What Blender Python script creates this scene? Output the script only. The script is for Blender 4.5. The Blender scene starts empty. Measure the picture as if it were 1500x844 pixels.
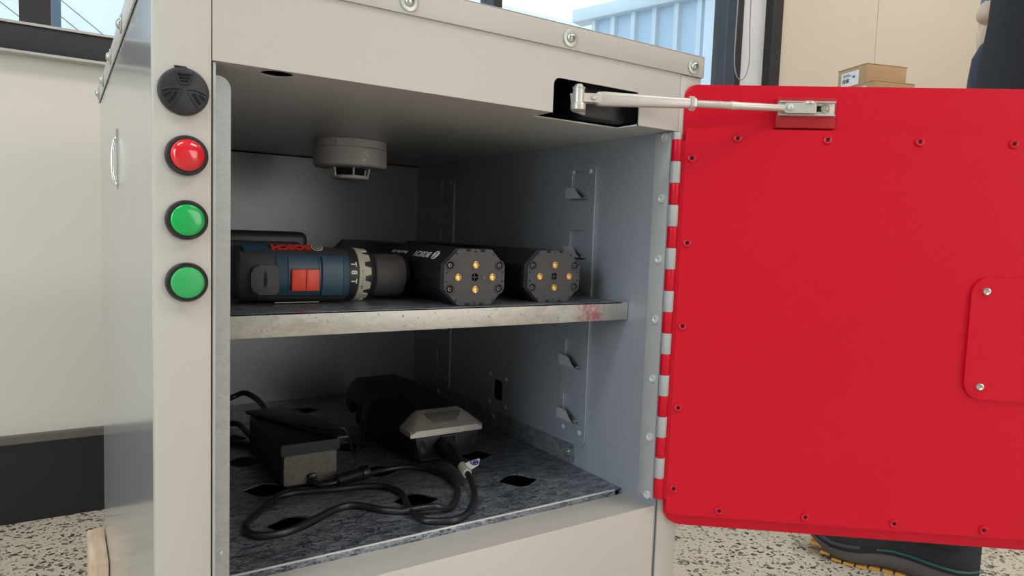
import bpy, bmesh, math, random
from mathutils import Vector, Matrix
C = bpy.context.scene.collection
scene = bpy.context.scene
PI = math.pi

# ------------------------------------------------------------------ camera
cam_data = bpy.data.cameras.new('camera')
cam = bpy.data.objects.new('camera', cam_data); C.objects.link(cam)
cam_data.sensor_width = 36.0; cam_data.lens = 24.485
cam_data.clip_start = 0.02; cam_data.clip_end = 100
rt = Vector((0.83886497, -0.54318808, 0.03538738)); up = Vector((0.0135564, 0.08583674, 0.99621698)); fw = Vector((0.54417073, 0.83521181, -0.07936911))
mw = Matrix(((rt.x, up.x, -fw.x, -0.09336), (rt.y, up.y, -fw.y, -0.54191), (rt.z, up.z, -fw.z, 0.23387), (0, 0, 0, 1)))
cam.matrix_world = mw
scene.camera = cam

# ------------------------------------------------------------------ world, exposure
world = bpy.data.worlds.new('world'); scene.world = world; world.use_nodes = True
wn = world.node_tree.nodes; wl = world.node_tree.links
bg = wn['Background']; bg.inputs['Strength'].default_value = 1.9
tc = wn.new('ShaderNodeTexCoord'); ns = wn.new('ShaderNodeTexNoise'); ns.inputs['Scale'].default_value = 2.2; ns.inputs['Detail'].default_value = 4
rp = wn.new('ShaderNodeValToRGB'); rp.color_ramp.elements[0].position = .35; rp.color_ramp.elements[0].color = (.62, .80, 1.0, 1)
rp.color_ramp.elements[1].position = .62; rp.color_ramp.elements[1].color = (.88, .95, 1.0, 1)
wl.new(tc.outputs['Generated'], ns.inputs['Vector']); wl.new(ns.outputs['Fac'], rp.inputs['Fac']); wl.new(rp.outputs['Color'], bg.inputs['Color'])
vs = scene.view_settings
vs.view_transform = 'Standard'; vs.look = 'None'; vs.gamma = 1.0; vs.use_curve_mapping = False; vs.exposure = 0.09

def area(name, loc, target, sx, sy, power, col):
    l = bpy.data.lights.new(name, 'AREA'); l.shape = 'RECTANGLE'; l.size = sx; l.size_y = sy; l.energy = power; l.color = col
    o = bpy.data.objects.new(name, l); C.objects.link(o); o.location = loc
    o.rotation_euler = (Vector(target) - Vector(loc)).to_track_quat('-Z', 'Y').to_euler()
    return o
# room lamps on the ceiling; an added key light at left and an added fill behind the photographer
area('ceiling_panel_light', (-1.2, -0.9, 2.5), (-1.2, -0.9, 0), 1.2, 0.5, 24, (1.0, .95, .88))
area('ceiling_panel_light', (1.4, -1.4, 2.5), (1.4, -1.4, 0), 1.2, 0.5, 24, (1.0, .95, .88))
area('ceiling_panel_light', (2.9, 0.1, 2.5), (2.9, 0.1, 0), 1.2, 0.5, 26, (1.0, .95, .87))
area('left_key_light', (-2.95, -1.25, 0.75), (0.45, 0.0, 0.1), 1.2, 2.0, 62, (.82, .92, 1.0))
area('front_fill_light', (1.4, -3.9, 0.75), (0.2, 0.3, 0.1), 3.0, 2.1, 60, (1.0, .96, .92))

# ------------------------------------------------------------------ materials
MATS = {}
def mat(name, col, rough=.5, metal=0.0, noise=None, bump=None, spec=.5, col2=None, nscale=40, stretch=(1, 1, 1), emis=None, coat=0, rvar=0, lo=.35, hi=.65):
    m = bpy.data.materials.new(name); m.use_nodes = True
    nt = m.node_tree; N = nt.nodes; L = nt.links; b = N['Principled BSDF']
    b.inputs['Base Color'].default_value = (*col, 1); b.inputs['Roughness'].default_value = rough; b.inputs['Metallic'].default_value = metal
    b.inputs['Specular IOR Level'].default_value = spec
    if coat: b.inputs['Coat Weight'].default_value = coat; b.inputs['Coat Roughness'].default_value = .08
    t = N.new('ShaderNodeTexCoord'); mp = N.new('ShaderNodeMapping'); mp.inputs['Scale'].default_value = stretch; L.new(t.outputs['Object'], mp.inputs['Vector'])
    n = N.new('ShaderNodeTexNoise'); n.inputs['Scale'].default_value = nscale; n.inputs['Detail'].default_value = 5; L.new(mp.outputs['Vector'], n.inputs['Vector'])
    if col2 is None: col2 = tuple(c * .9 for c in col)
    r = N.new('ShaderNodeValToRGB'); r.color_ramp.elements[0].position = lo; r.color_ramp.elements[1].position = hi
    r.color_ramp.elements[0].color = (*col2, 1); r.color_ramp.elements[1].color = (*col, 1)
    L.new(n.outputs['Fac'], r.inputs['Fac']); L.new(r.outputs['Color'], b.inputs['Base Color'])
    if bump:
        n2 = N.new('ShaderNodeTexNoise'); n2.inputs['Scale'].default_value = bump[0]; n2.inputs['Detail'].default_value = 3; L.new(mp.outputs['Vector'], n2.inputs['Vector'])
        bp = N.new('ShaderNodeBump'); bp.inputs['Strength'].default_value = bump[1]; bp.inputs['Distance'].default_value = bump[2] if len(bump) > 2 else .001
        L.new(n2.outputs['Fac'], bp.inputs['Height']); L.new(bp.outputs['Normal'], b.inputs['Normal'])
    if rvar:
        mr = N.new('ShaderNodeMapRange'); mr.inputs['To Min'].default_value = rough - rvar; mr.inputs['To Max'].default_value = rough + rvar
        L.new(n.outputs['Fac'], mr.inputs['Value']); L.new(mr.outputs['Result'], b.inputs['Roughness'])
    MATS[name] = m
    return m

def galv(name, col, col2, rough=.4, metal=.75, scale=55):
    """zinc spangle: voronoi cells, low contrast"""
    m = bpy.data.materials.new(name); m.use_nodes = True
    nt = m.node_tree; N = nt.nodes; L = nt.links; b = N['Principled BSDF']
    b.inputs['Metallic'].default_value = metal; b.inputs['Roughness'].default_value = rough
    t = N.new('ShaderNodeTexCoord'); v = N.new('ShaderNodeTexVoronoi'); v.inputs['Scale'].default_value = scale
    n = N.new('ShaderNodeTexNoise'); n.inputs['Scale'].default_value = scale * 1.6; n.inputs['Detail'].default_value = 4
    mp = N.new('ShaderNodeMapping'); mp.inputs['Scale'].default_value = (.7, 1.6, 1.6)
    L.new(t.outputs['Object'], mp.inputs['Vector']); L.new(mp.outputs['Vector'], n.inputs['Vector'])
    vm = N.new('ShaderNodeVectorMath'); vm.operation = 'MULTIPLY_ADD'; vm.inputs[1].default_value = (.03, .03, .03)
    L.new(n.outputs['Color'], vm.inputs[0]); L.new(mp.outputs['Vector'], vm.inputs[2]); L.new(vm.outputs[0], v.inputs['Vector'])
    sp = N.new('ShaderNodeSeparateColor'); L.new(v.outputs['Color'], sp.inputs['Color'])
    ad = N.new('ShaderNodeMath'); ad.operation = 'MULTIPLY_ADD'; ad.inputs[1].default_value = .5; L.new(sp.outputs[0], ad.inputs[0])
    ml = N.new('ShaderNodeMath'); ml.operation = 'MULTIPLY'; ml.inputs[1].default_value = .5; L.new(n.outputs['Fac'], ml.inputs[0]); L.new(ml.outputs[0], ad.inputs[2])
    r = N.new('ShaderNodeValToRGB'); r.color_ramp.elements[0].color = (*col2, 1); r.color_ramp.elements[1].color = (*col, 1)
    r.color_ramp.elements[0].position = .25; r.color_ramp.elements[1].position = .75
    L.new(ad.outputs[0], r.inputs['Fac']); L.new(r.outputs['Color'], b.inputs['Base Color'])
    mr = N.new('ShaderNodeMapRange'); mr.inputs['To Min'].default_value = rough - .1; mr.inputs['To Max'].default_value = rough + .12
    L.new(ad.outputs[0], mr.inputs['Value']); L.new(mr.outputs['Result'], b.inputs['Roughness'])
    MATS[name] = m
    return m

paint = mat('grey_powder_coat', (.52, .50, .47), .38, col2=(.507, .487, .457), nscale=6, bump=(900, .08, .0004), spec=.45)
side_paint = mat('side_panel_coat', (.53, .54, .54), .15, col2=(.51, .52, .52), nscale=8, stretch=(1, 1, .2), spec=.8, metal=.4)
ceil_paint = mat('inside_ceiling_coat', (.55, .54, .53), .3, col2=(.53, .52, .51), nscale=6)
galv_wall = galv('galvanised_sheet', (.41, .45, .51), (.34, .38, .435), .42, .35, 260)
galv_back = galv('galvanised_back_sheet', (.42, .43, .46), (.36, .37, .40), .38, .45, 260)
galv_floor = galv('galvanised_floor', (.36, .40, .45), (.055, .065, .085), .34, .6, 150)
galv_shelf = galv('galvanised_shelf', (.50, .50, .46), (.40, .40, .36), .42, .45, 110)
galv_light = galv('galvanised_light', (.43, .45, .46), (.36, .38, .39), .45, .5, 150)
galv_angle = galv('galvanised_angle', (.40, .43, .47), (.20, .225, .26), .35, .5, 110)
leaf_grey = mat('hinge_leaf_grey', (.46, .48, .49), .42, .1, nscale=20)
red = mat('red_enamel', (.60, .0035, .022), .33, col2=(.58, .0032, .021), nscale=5, bump=(420, .06, .0005), spec=.28)
red_dark = mat('red_pad', (.45, .008, .016), .4, nscale=20)
zinc = mat('zinc_plated', (.62, .65, .60), .25, .9, col2=(.5, .53, .50), nscale=60)
zinc_w = mat('zinc_washer', (.55, .60, .53), .4, .6, col2=(.42, .47, .42), nscale=60)
chrome = mat('chrome', (.8, .8, .8), .12, 1.0, nscale=30)
steel_arm = mat('silver_painted_arm', (.62, .60, .56), .36, .35, nscale=30)
black_pl = mat('black_plastic', (.022, .023, .027), .45, col2=(.016, .016, .02), nscale=80, bump=(900, .1, .0003))
black_gl = mat('black_gloss', (.012, .012, .016), .22, nscale=40)
riv_m = mat('pale_rivet', (.66, .68, .68), .35, .1, nscale=40)
screw_m = mat('black_steel_screw', (.10, .10, .11), .3, .6, nscale=60)
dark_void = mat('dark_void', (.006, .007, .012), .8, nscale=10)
red_lens = mat('red_lens', (.75, .006, .02), .12, nscale=30, coat=.6, spec=.6)
green_lens = mat('green_lens', (.0, .42, .085), .16, nscale=30, coat=.3, col2=(.0, .39, .08))
green_lens2 = mat('pale_green_lens', (.03, .42, .12), .4, nscale=30, col2=(.025, .39, .11))
end_grey = mat('battery_end_plastic', (.048, .046, .049), .5, col2=(.041, .039, .042), nscale=60, bump=(700, .1, .0003))
batt_black = mat('battery_black', (.010, .011, .016), .35, nscale=60)
brass = mat('brass', (.72, .46, .17), .3, .8, nscale=60)
white_ink = mat('white_print', (.9, .9, .9), .5, nscale=60)
blue_pl = mat('blue_plastic', (.022, .075, .125), .42, col2=(.018, .062, .105), nscale=60, bump=(900, .1, .0003))
drill_grey = mat('drill_rubber', (.046, .047, .055), .55, nscale=80, bump=(1400, .2, .0003))
orange_red = mat('orange_red_plastic', (.80, .06, .025), .4, nscale=50)
red_ink = mat('red_print', (.70, .035, .02), .45, nscale=50)
ring_white = mat('torque_ring_plastic', (.60, .57, .48), .45, nscale=60)
chuck_m = mat('chuck_knurl', (.085, .080, .080), .45, nscale=60, bump=(1500, .7, .0008))
charger_bl = mat('charger_black', (.010, .011, .015), .5, nscale=60, bump=(800, .1, .0003))
charger_sv = mat('charger_silver', (.42, .40, .35), .4, .3, col2=(.38, .36, .32), nscale=60)
charger_sv2 = mat('charger_silver_inset', (.15, .145, .135), .45, .3, nscale=60)
adapt_face = mat('adapter_face', (.16, .145, .125), .7, nscale=200, col2=(.12, .11, .095), bump=(900, .15, .0003))
cable_m = mat('cable_rubber', (.014, .014, .017), .33, nscale=60)
det_m = mat('detector_plastic', (.56, .53, .52), .5, nscale=30)
det_w = mat('detector_sensor', (.75, .73, .70), .5, nscale=30)
wall_m = mat('wall_board', (.72, .69, .63), .42, col2=(.70, .67, .61), nscale=1.5, spec=.3)
wall_r = mat('wall_board_warm', (.60, .54, .44), .55, col2=(.585, .525, .43), nscale=1.5, spec=.3)
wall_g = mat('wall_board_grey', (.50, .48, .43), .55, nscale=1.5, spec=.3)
skirt_m = mat('black_skirting', (.014, .013, .016), .45, nscale=20)
frame_m = mat('black_window_frame', (.022, .02, .024), .5, nscale=40)
alu = mat('aluminium_edge', (.55, .55, .54), .35, .5, nscale=40)
alu_dark = mat('aluminium_edge_dark', (.16, .15, .14), .45, .3, nscale=40)
white_m = mat('white_board', (.70, .72, .74), .5, nscale=4)
corr_m = mat('corrugated_steel', (.52, .66, .82), .5, .1, col2=(.48, .62, .78), nscale=3)
corr_w = mat('steel_capping', (.70, .80, .90), .5, .1, nscale=3)
ext_w = mat('outside_render', (.80, .84, .88), .7, nscale=3)
bluepost = mat('blue_grey_post', (.14, .20, .30), .5, nscale=20)
wire_m = mat('galvanised_wire', (.30, .33, .36), .5, .3, nscale=20)
card = mat('cardboard', (.47, .30, .16), .8, col2=(.43, .27, .14), nscale=30, stretch=(1, 1, 8))
paper = mat('label_paper', (.78, .76, .76), .6, nscale=60)
ink = mat('label_ink', (.06, .06, .07), .6, nscale=60)
blue_ink = mat('blue_ink', (.02, .05, .30), .5, nscale=60)
timber = mat('pale_timber', (.82, .66, .50), .6, col2=(.68, .50, .35), nscale=14, stretch=(8, 1, 1), bump=(60, .3, .001))
jacket_m = mat('black_cloth', (.010, .010, .013), .85, nscale=60, bump=(300, .3, .001))
denim = mat('dark_denim', (.030, .038, .065), .85, nscale=120, bump=(500, .3, .001))
teal = mat('teal_cloth', (.10, .22, .27), .85, nscale=60)
skin = mat('skin', (.66, .50, .37), .5, nscale=30)
glove = mat('cream_glove', (.66, .60, .48), .7, nscale=40)
hair_m = mat('dark_hair', (.03, .02, .015), .7, nscale=100)
eye_w = mat('eye_white', (.7, .7, .68), .3, nscale=30)
shoe_bl = mat('shoe_mesh', (.016, .018, .024), .75, nscale=200, bump=(700, .5, .001))
shoe_g = mat('shoe_overlay', (.05, .055, .062), .6, nscale=100)
shoe_mid = mat('shoe_midsole', (.10, .088, .085), .65, nscale=60)
shoe_teal = mat('shoe_teal', (.02, .12, .11), .5, nscale=60)
shoe_y = mat('shoe_outsole', (.72, .40, .08), .5, nscale=60)
bench_m = mat('bench_top', (.35, .30, .24), .5, nscale=8)

# shelf metal with a smear of red paint rubbed on its lip (a real stain with a shape of its own)
def stain_shelf():
    m = galv_shelf.copy(); m.name = 'galvanised_shelf_lip'; nt = m.node_tree; N = nt.nodes; L = nt.links; b = N['Principled BSDF']
    src = b.inputs['Base Color'].links[0].from_socket
    t = N.new('ShaderNodeTexCoord'); s = N.new('ShaderNodeSeparateXYZ'); L.new(t.outputs['Object'], s.inputs[0])
    d = N.new('ShaderNodeMath'); d.operation = 'SUBTRACT'; d.inputs[1].default_value = .173; L.new(s.outputs['X'], d.inputs[0])
    a = N.new('ShaderNodeMath'); a.operation = 'ABSOLUTE'; L.new(d.outputs[0], a.inputs[0])
    mr = N.new('ShaderNodeMapRange'); mr.inputs['From Min'].default_value = .026; mr.inputs['From Max'].default_value = .010; L.new(a.outputs[0], mr.inputs['Value'])
    n = N.new('ShaderNodeTexNoise'); n.inputs['Scale'].default_value = 230; n.inputs['Detail'].default_value = 4; L.new(t.outputs['Object'], n.inputs['Vector'])
    n.inputs['Distortion'].default_value = .5
    m2 = N.new('ShaderNodeMapRange'); m2.inputs['From Min'].default_value = .32; m2.inputs['From Max'].default_value = .62; L.new(n.outputs['Fac'], m2.inputs['Value'])
    mu = N.new('ShaderNodeMath'); mu.operation = 'MULTIPLY'; L.new(mr.outputs[0], mu.inputs[0]); L.new(m2.outputs[0], mu.inputs[1])
    mu2 = N.new('ShaderNodeMath'); mu2.operation = 'MULTIPLY'; mu2.inputs[1].default_value = .75; L.new(mu.outputs[0], mu2.inputs[0])
    mx = N.new('ShaderNodeMix'); mx.data_type = 'RGBA'; L.new(mu2.outputs[0], mx.inputs['Factor']); L.new(src, mx.inputs['A']); mx.inputs['B'].default_value = (.42, .06, .10, 1)
    # dark pits along the lip
    v = N.new('ShaderNodeTexNoise'); v.inputs['Scale'].default_value = 330; v.inputs['Detail'].default_value = 2; L.new(t.outputs['Object'], v.inputs['Vector'])
    m3 = N.new('ShaderNodeMapRange'); m3.inputs['From Min'].default_value = .68; m3.inputs['From Max'].default_value = .74; L.new(v.outputs['Fac'], m3.inputs['Value'])
    mx2 = N.new('ShaderNodeMix'); mx2.data_type = 'RGBA'; L.new(m3.outputs[0], mx2.inputs['Factor']); L.new(mx.outputs['Result'], mx2.inputs['A']); mx2.inputs['B'].default_value = (.16, .15, .12, 1)
    L.new(mx2.outputs['Result'], b.inputs['Base Color'])
    return m
galv_lip = stain_shelf()

def floor_mat():
    m = bpy.data.materials.new('polished_aggregate_concrete'); m.use_nodes = True
    nt = m.node_tree; N = nt.nodes; L = nt.links; b = N['Principled BSDF']; b.inputs['Roughness'].default_value = .38
    t = N.new('ShaderNodeTexCoord')
    nz = N.new('ShaderNodeTexNoise'); nz.inputs['Scale'].default_value = 70; nz.inputs['Detail'].default_value = 3; L.new(t.outputs['Object'], nz.inputs['Vector'])
    vm = N.new('ShaderNodeVectorMath'); vm.operation = 'MULTIPLY_ADD'; vm.inputs[1].default_value = (.016, .016, .016); L.new(nz.outputs['Color'], vm.inputs[0]); L.new(t.outputs['Object'], vm.inputs[2])
    prev = None
    base = N.new('ShaderNodeValToRGB'); base.color_ramp.elements[0].color = (.50, .45, .36, 1); base.color_ramp.elements[1].color = (.80, .74, .62, 1)
    n0 = N.new('ShaderNodeTexNoise'); n0.inputs['Scale'].default_value = 160; n0.inputs['Detail'].default_value = 6; L.new(t.outputs['Object'], n0.inputs['Vector']); L.new(n0.outputs['Fac'], base.inputs['Fac'])
    prev = base.outputs['Color']
    for sc, th, colr, pick in ((62, .30, (.26, .23, .19), .50), (75, .30, (.09, .08, .07), .30), (120, .33, (.33, .29, .23), .35), (150, .34, (.06, .055, .05), .30), (105, .30, (.66, .62, .54), .6)):
        off = N.new('ShaderNodeVectorMath'); off.operation = 'ADD'; off.inputs[1].default_value = (sc * .37, sc * .11, 0); L.new(vm.outputs[0], off.inputs[0])
        v = N.new('ShaderNodeTexVoronoi'); v.inputs['Scale'].default_value = sc; L.new(off.outputs[0], v.inputs['Vector'])
        sp = N.new('ShaderNodeSeparateColor'); L.new(v.outputs['Color'], sp.inputs['Color'])
        g = N.new('ShaderNodeMath'); g.operation = 'GREATER_THAN'; g.inputs[1].default_value = pick; L.new(sp.outputs[0], g.inputs[0])
        ml = N.new('ShaderNodeMath'); ml.operation = 'MULTIPLY'; ml.inputs[1].default_value = th * 1.5; L.new(sp.outputs[1], ml.inputs[0])
        l = N.new('ShaderNodeMath'); l.operation = 'LESS_THAN'; L.new(v.outputs['Distance'], l.inputs[0]); L.new(ml.outputs[0], l.inputs[1])
        mu = N.new('ShaderNodeMath'); mu.operation = 'MULTIPLY'; L.new(g.outputs[0], mu.inputs[0]); L.new(l.outputs[0], mu.inputs[1])
        mx = N.new('ShaderNodeMix'); mx.data_type = 'RGBA'; L.new(mu.outputs[0], mx.inputs['Factor']); L.new(prev, mx.inputs['A']); mx.inputs['B'].default_value = (*colr, 1)
        prev = mx.outputs['Result']
    L.new(prev, b.inputs['Base Color'])
    return m
conc = floor_mat()

def glass_mat():
    m = bpy.data.materials.new('window_glass'); m.use_nodes = True
    nt = m.node_tree; N = nt.nodes; L = nt.links; N.remove(N['Principled BSDF']); out = N['Material Output']
    tr = N.new('ShaderNodeBsdfTransparent'); tr.inputs['Color'].default_value = (.93, .97, .98, 1)
    gl = N.new('ShaderNodeBsdfGlossy'); gl.inputs['Roughness'].default_value = .02
    lw = N.new('ShaderNodeLayerWeight'); lw.inputs['Blend'].default_value = .5; pw = N.new('ShaderNodeMath'); pw.operation = 'POWER'; pw.inputs[1].default_value = 5; L.new(lw.outputs['Facing'], pw.inputs[0])
    fr = N.new('ShaderNodeMath'); fr.operation = 'MULTIPLY_ADD'; fr.inputs[1].default_value = .9; fr.inputs[2].default_value = .03; L.new(pw.outputs[0], fr.inputs[0])
    mx = N.new('ShaderNodeMixShader'); L.new(fr.outputs[0], mx.inputs[0]); L.new(tr.outputs[0], mx.inputs[1]); L.new(gl.outputs[0], mx.inputs[2]); L.new(mx.outputs[0], out.inputs['Surface'])
    return m
glass = glass_mat()

# ------------------------------------------------------------------ mesh helpers
def finish(bm, smooth=35):
    bmesh.ops.recalc_face_normals(bm, faces=bm.faces)
    me = bpy.data.meshes.new('m'); bm.to_mesh(me); bm.free()
    return smooth_me(me, smooth)
def smooth_me(me, smooth=35):
    if smooth:
        for p in me.polygons: p.use_smooth = True
        me.set_sharp_from_angle(angle=math.radians(smooth))
    return me
def merge(dst, src, M=None):
    if M is not None: bmesh.ops.transform(src, matrix=M, verts=src.verts)
    me = bpy.data.meshes.new('t'); src.to_mesh(me); src.free(); dst.from_mesh(me); bpy.data.meshes.remove(me)
    return dst
def box(x0, x1, y0, y1, z0, z1, bev=0, seg=2, bm=None):
    b = bmesh.new(); bmesh.ops.create_cube(b, size=1)
    for v in b.verts: v.co = Vector((x0 + (v.co.x + .5) * (x1 - x0), y0 + (v.co.y + .5) * (y1 - y0), z0 + (v.co.z + .5) * (z1 - z0)))
    if bev: bmesh.ops.bevel(b, geom=b.edges[:], offset=bev, segments=seg, affect='EDGES', profile=.5)
    if bm is None: return b
    merge(bm, b); return bm
def axis_mat(axis):
    """matrix taking local +Z onto the axis"""
    return Vector(axis).normalized().to_track_quat('Z', 'Y').to_matrix().to_4x4()
def lathe(prof, center=(0, 0, 0), axis=(0, 0, 1), n=32, bm=None, sx=1, sy=1):
    """prof: (radius, height) pairs"""
    b = bmesh.new(); rings = []
    for r, h in prof:
        if r < 1e-7: rings.append([b.verts.new((0, 0, h))])
        else: rings.append([b.verts.new((r * sx * math.cos(2 * PI * i / n), r * sy * math.sin(2 * PI * i / n), h)) for i in range(n)])
    for a, c in zip(rings, rings[1:]):
        for i in range(n):
            j = (i + 1) % n
            if len(a) == 1 and len(c) == 1: continue
            if len(a) == 1: b.faces.new((a[0], c[i], c[j]))
            elif len(c) == 1: b.faces.new((a[i], a[j], c[0]))
            else: b.faces.new((a[i], a[j], c[j], c[i]))
    for rg, f in ((rings[0], 1), (rings[-1], 0)):
        if len(rg) > 1: b.faces.new(rg[::-1] if f else rg)
    bmesh.ops.transform(b, matrix=Matrix.Translation(center) @ axis_mat(axis), verts=b.verts)
    if bm is None: return b
    merge(bm, b); return bm
def prism(pts, O, U, V, W, t, bev=0, bm=None):
    """polygon pts (u,v) in plane O+uU+vV, extruded by t along W"""
    O, U, V, W = map(Vector, (O, U, V, W)); b = bmesh.new()
    a = [b.verts.new(O + U * u + V * v) for u, v in pts]; c = [b.verts.new(O + U * u + V * v + W * t) for u, v in pts]
    f0 = b.faces.new(a); f1 = b.faces.new(c[::-1]); n = len(pts)
    for i in range(n): b.faces.new((a[i], c[i], c[(i + 1) % n], a[(i + 1) % n]))
    if bev:
        es = list({e for f in (f0, f1) for e in f.edges}); bmesh.ops.bevel(b, geom=es, offset=bev, segments=2, affect='EDGES', profile=.5)
    bmesh.ops.triangulate(b, faces=[f for f in b.faces if len(f.verts) > 4])
    if bm is None: return b
    merge(bm, b); return bm
def rrect(x0, x1, y0, y1, r, n=6):
    """rounded rectangle; r = one radius or (bl, br, tr, tl)"""
    if not isinstance(r, (tuple, list)): r = (r,) * 4
    out = []
    for (cx, cy, a0, q) in ((x0, y0, PI, r[0]), (x1, y0, 1.5 * PI, r[1]), (x1, y1, 0, r[2]), (x0, y1, .5 * PI, r[3])):
        sx = 1 if cx == x0 else -1; sy = 1 if cy == y0 else -1
        if q <= 0: out.append((cx, cy)); continue
        for k in range(n + 1):
            a = a0 + .5 * PI * k / n; out.append((cx + sx * q + q * math.cos(a), cy + sy * q + q * math.sin(a)))
    return out
def circ(cx, cy, r, n=24, ry=None):
    ry = ry or r; return [(cx + r * math.cos(2 * PI * i / n), cy + ry * math.sin(2 * PI * i / n)) for i in range(n)]
def plate(outer, holes, t, O, U, V, bev=0):
    """flat plate with real holes; plane O,U,V; thickness t centred"""
    cu = bpy.data.curves.new('c', 'CURVE'); cu.dimensions = '2D'; cu.fill_mode = 'BOTH'; cu.extrude = t / 2; cu.bevel_depth = bev; cu.bevel_resolution = 1
    for pts in [outer] + list(holes):
        s = cu.splines.new('POLY'); s.points.add(len(pts) - 1); s.use_cyclic_u = True
        for p, (u, v) in zip(s.points, pts): p.co = (u, v, 0, 1)
    U, V = Vector(U), Vector(V); W = U.cross(V)
    return curve_me(cu, Matrix((( U.x, V.x, W.x, O[0]), (U.y, V.y, W.y, O[1]), (U.z, V.z, W.z, O[2]), (0, 0, 0, 1))), smooth=0)
def curve_me(cu, M=None, smooth=35):
    o = bpy.data.objects.new('tmp', cu); C.objects.link(o)
    dg = bpy.context.evaluated_depsgraph_get(); me = bpy.data.meshes.new_from_object(o.evaluated_get(dg)); bpy.data.objects.remove(o); bpy.data.curves.remove(cu)
    me.materials.clear()
    if M is not None: me.transform(M)
    return smooth_me(me, smooth)
def tube(pts, r, res=6, closed=False, smooth_path=True, radii=None):
    cu = bpy.data.curves.new('c', 'CURVE'); cu.dimensions = '3D'; cu.bevel_depth = r; cu.bevel_resolution = 3; cu.use_fill_caps = True; cu.resolution_u = res
    s = cu.splines.new('NURBS' if smooth_path else 'POLY'); s.points.add(len(pts) - 1)
    for i, (p, q) in enumerate(zip(s.points, pts)):
        p.co = (*q, 1)
        if radii: p.radius = radii[i]
    if smooth_path: s.order_u = 4; s.use_endpoint_u = True
    s.use_cyclic_u = closed
    return curve_me(cu, smooth=60)
def catmull(P, k=6):
    P = [Vector(p) for p in P]; out = []
    for i in range(len(P) - 1):
        a = P[max(i - 1, 0)]; b = P[i]; c = P[i + 1]; d = P[min(i + 2, len(P) - 1)]
        for j in range(k):
            t = j / k; out.append(.5 * ((2 * b) + (c - a) * t + (2 * a - 5 * b + 4 * c - d) * t * t + (-a + 3 * b - 3 * c + d) * t ** 3))
    out.append(P[-1]); return out
def text_me(s, size, O, U, V, depth=.0003, center=True, shear=0, sx=1.0, bold=0):
    cu = bpy.data.curves.new('t', 'FONT'); cu.body = s; cu.size = size; cu.extrude = depth; cu.offset = bold; cu.shear = shear; cu.resolution_u = 3
    if center: cu.align_x = 'CENTER'; cu.align_y = 'CENTER'
    U, V = Vector(U).normalized(), Vector(V).normalized(); W = U.cross(V)
    return curve_me(cu, Matrix(((U.x * sx, V.x, W.x, O[0]), (U.y * sx, V.y, W.y, O[1]), (U.z * sx, V.z, W.z, O[2]), (0, 0, 0, 1))), smooth=0)
def loft(rings, caps=True, bm=None):
    b = bmesh.new(); R = [[b.verts.new(p) for p in r] for r in rings]; n = len(R[0])
    for a, c in zip(R, R[1:]):
        for i in range(n): b.faces.new((a[i], a[(i + 1) % n], c[(i + 1) % n], c[i]))
    if caps: b.faces.new(R[0][::-1]); b.faces.new(R[-1])
    if bm is None: return b
    merge(bm, b); return bm
def sup(a, b, n=32, e=2.6, a0=0, a1=2 * PI, full=True):
    out = []
    for i in range(n if full else n + 1):
        t = a0 + (a1 - a0) * i / n; c, s = math.cos(t), math.sin(t)
        out.append((a * math.copysign(abs(c) ** (2 / e), c), b * math.copysign(abs(s) ** (2 / e), s)))
    return out

# ------------------------------------------------------------------ object helpers
ROOT = {}
def thing(name, label, cat, loc=(0, 0, 0), rotz=0, group=None):
    o = bpy.data.objects.new(name, None); C.objects.link(o); o.empty_display_size = .05
    o.location = loc; o.rotation_euler = (0, 0, rotz); o['label'] = label; o['category'] = cat
    if group: o['group'] = group
    ROOT[o.name] = Vector(loc)
    return o
def rootloc(p):
    while p is not None:
        if p.name in ROOT: return ROOT[p.name]
        p = p.parent
    return None
def part(name, me, m, parent, world=True, label=None, loc=None, rot=None):
    """a mesh child. world=True: the mesh was made in world coordinates of an unrotated root"""
    if isinstance(me, bmesh.types.BMesh): me = finish(me)
    if world and loc is None: me.transform(Matrix.Translation(-rootloc(parent)))
    if not me.materials: me.materials.append(m)
    me.name = name
    o = bpy.data.objects.new(name, me); C.objects.link(o); o.parent = parent
    if loc is not None: o.location = Vector(loc) - (rootloc(parent) if world else Vector((0, 0, 0)))
    if rot is not None: o.rotation_euler = rot
    if label: o['label'] = label
    return o
def single(name, me, m, label, cat, loc, group=None):
    if isinstance(me, bmesh.types.BMesh): me = finish(me)
    me.transform(Matrix.Translation(-Vector(loc))); me.materials.append(m); me.name = name
    o = bpy.data.objects.new(name, me); C.objects.link(o); o.location = loc
    o['label'] = label; o['category'] = cat
    if group: o['group'] = group
    ROOT[o.name] = Vector(loc)
    return o
def struct(name, me, m, parent=None):
    if isinstance(me, bmesh.types.BMesh): me = finish(me)
    me.materials.append(m); me.name = name
    o = bpy.data.objects.new(name, me); C.objects.link(o)
    if parent: o.parent = parent
    else: o['kind'] = 'structure'; ROOT[o.name] = Vector((0, 0, 0))
    return o
X, Y, Z = Vector((1, 0, 0)), Vector((0, 1, 0)), Vector((0, 0, 1))

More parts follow.
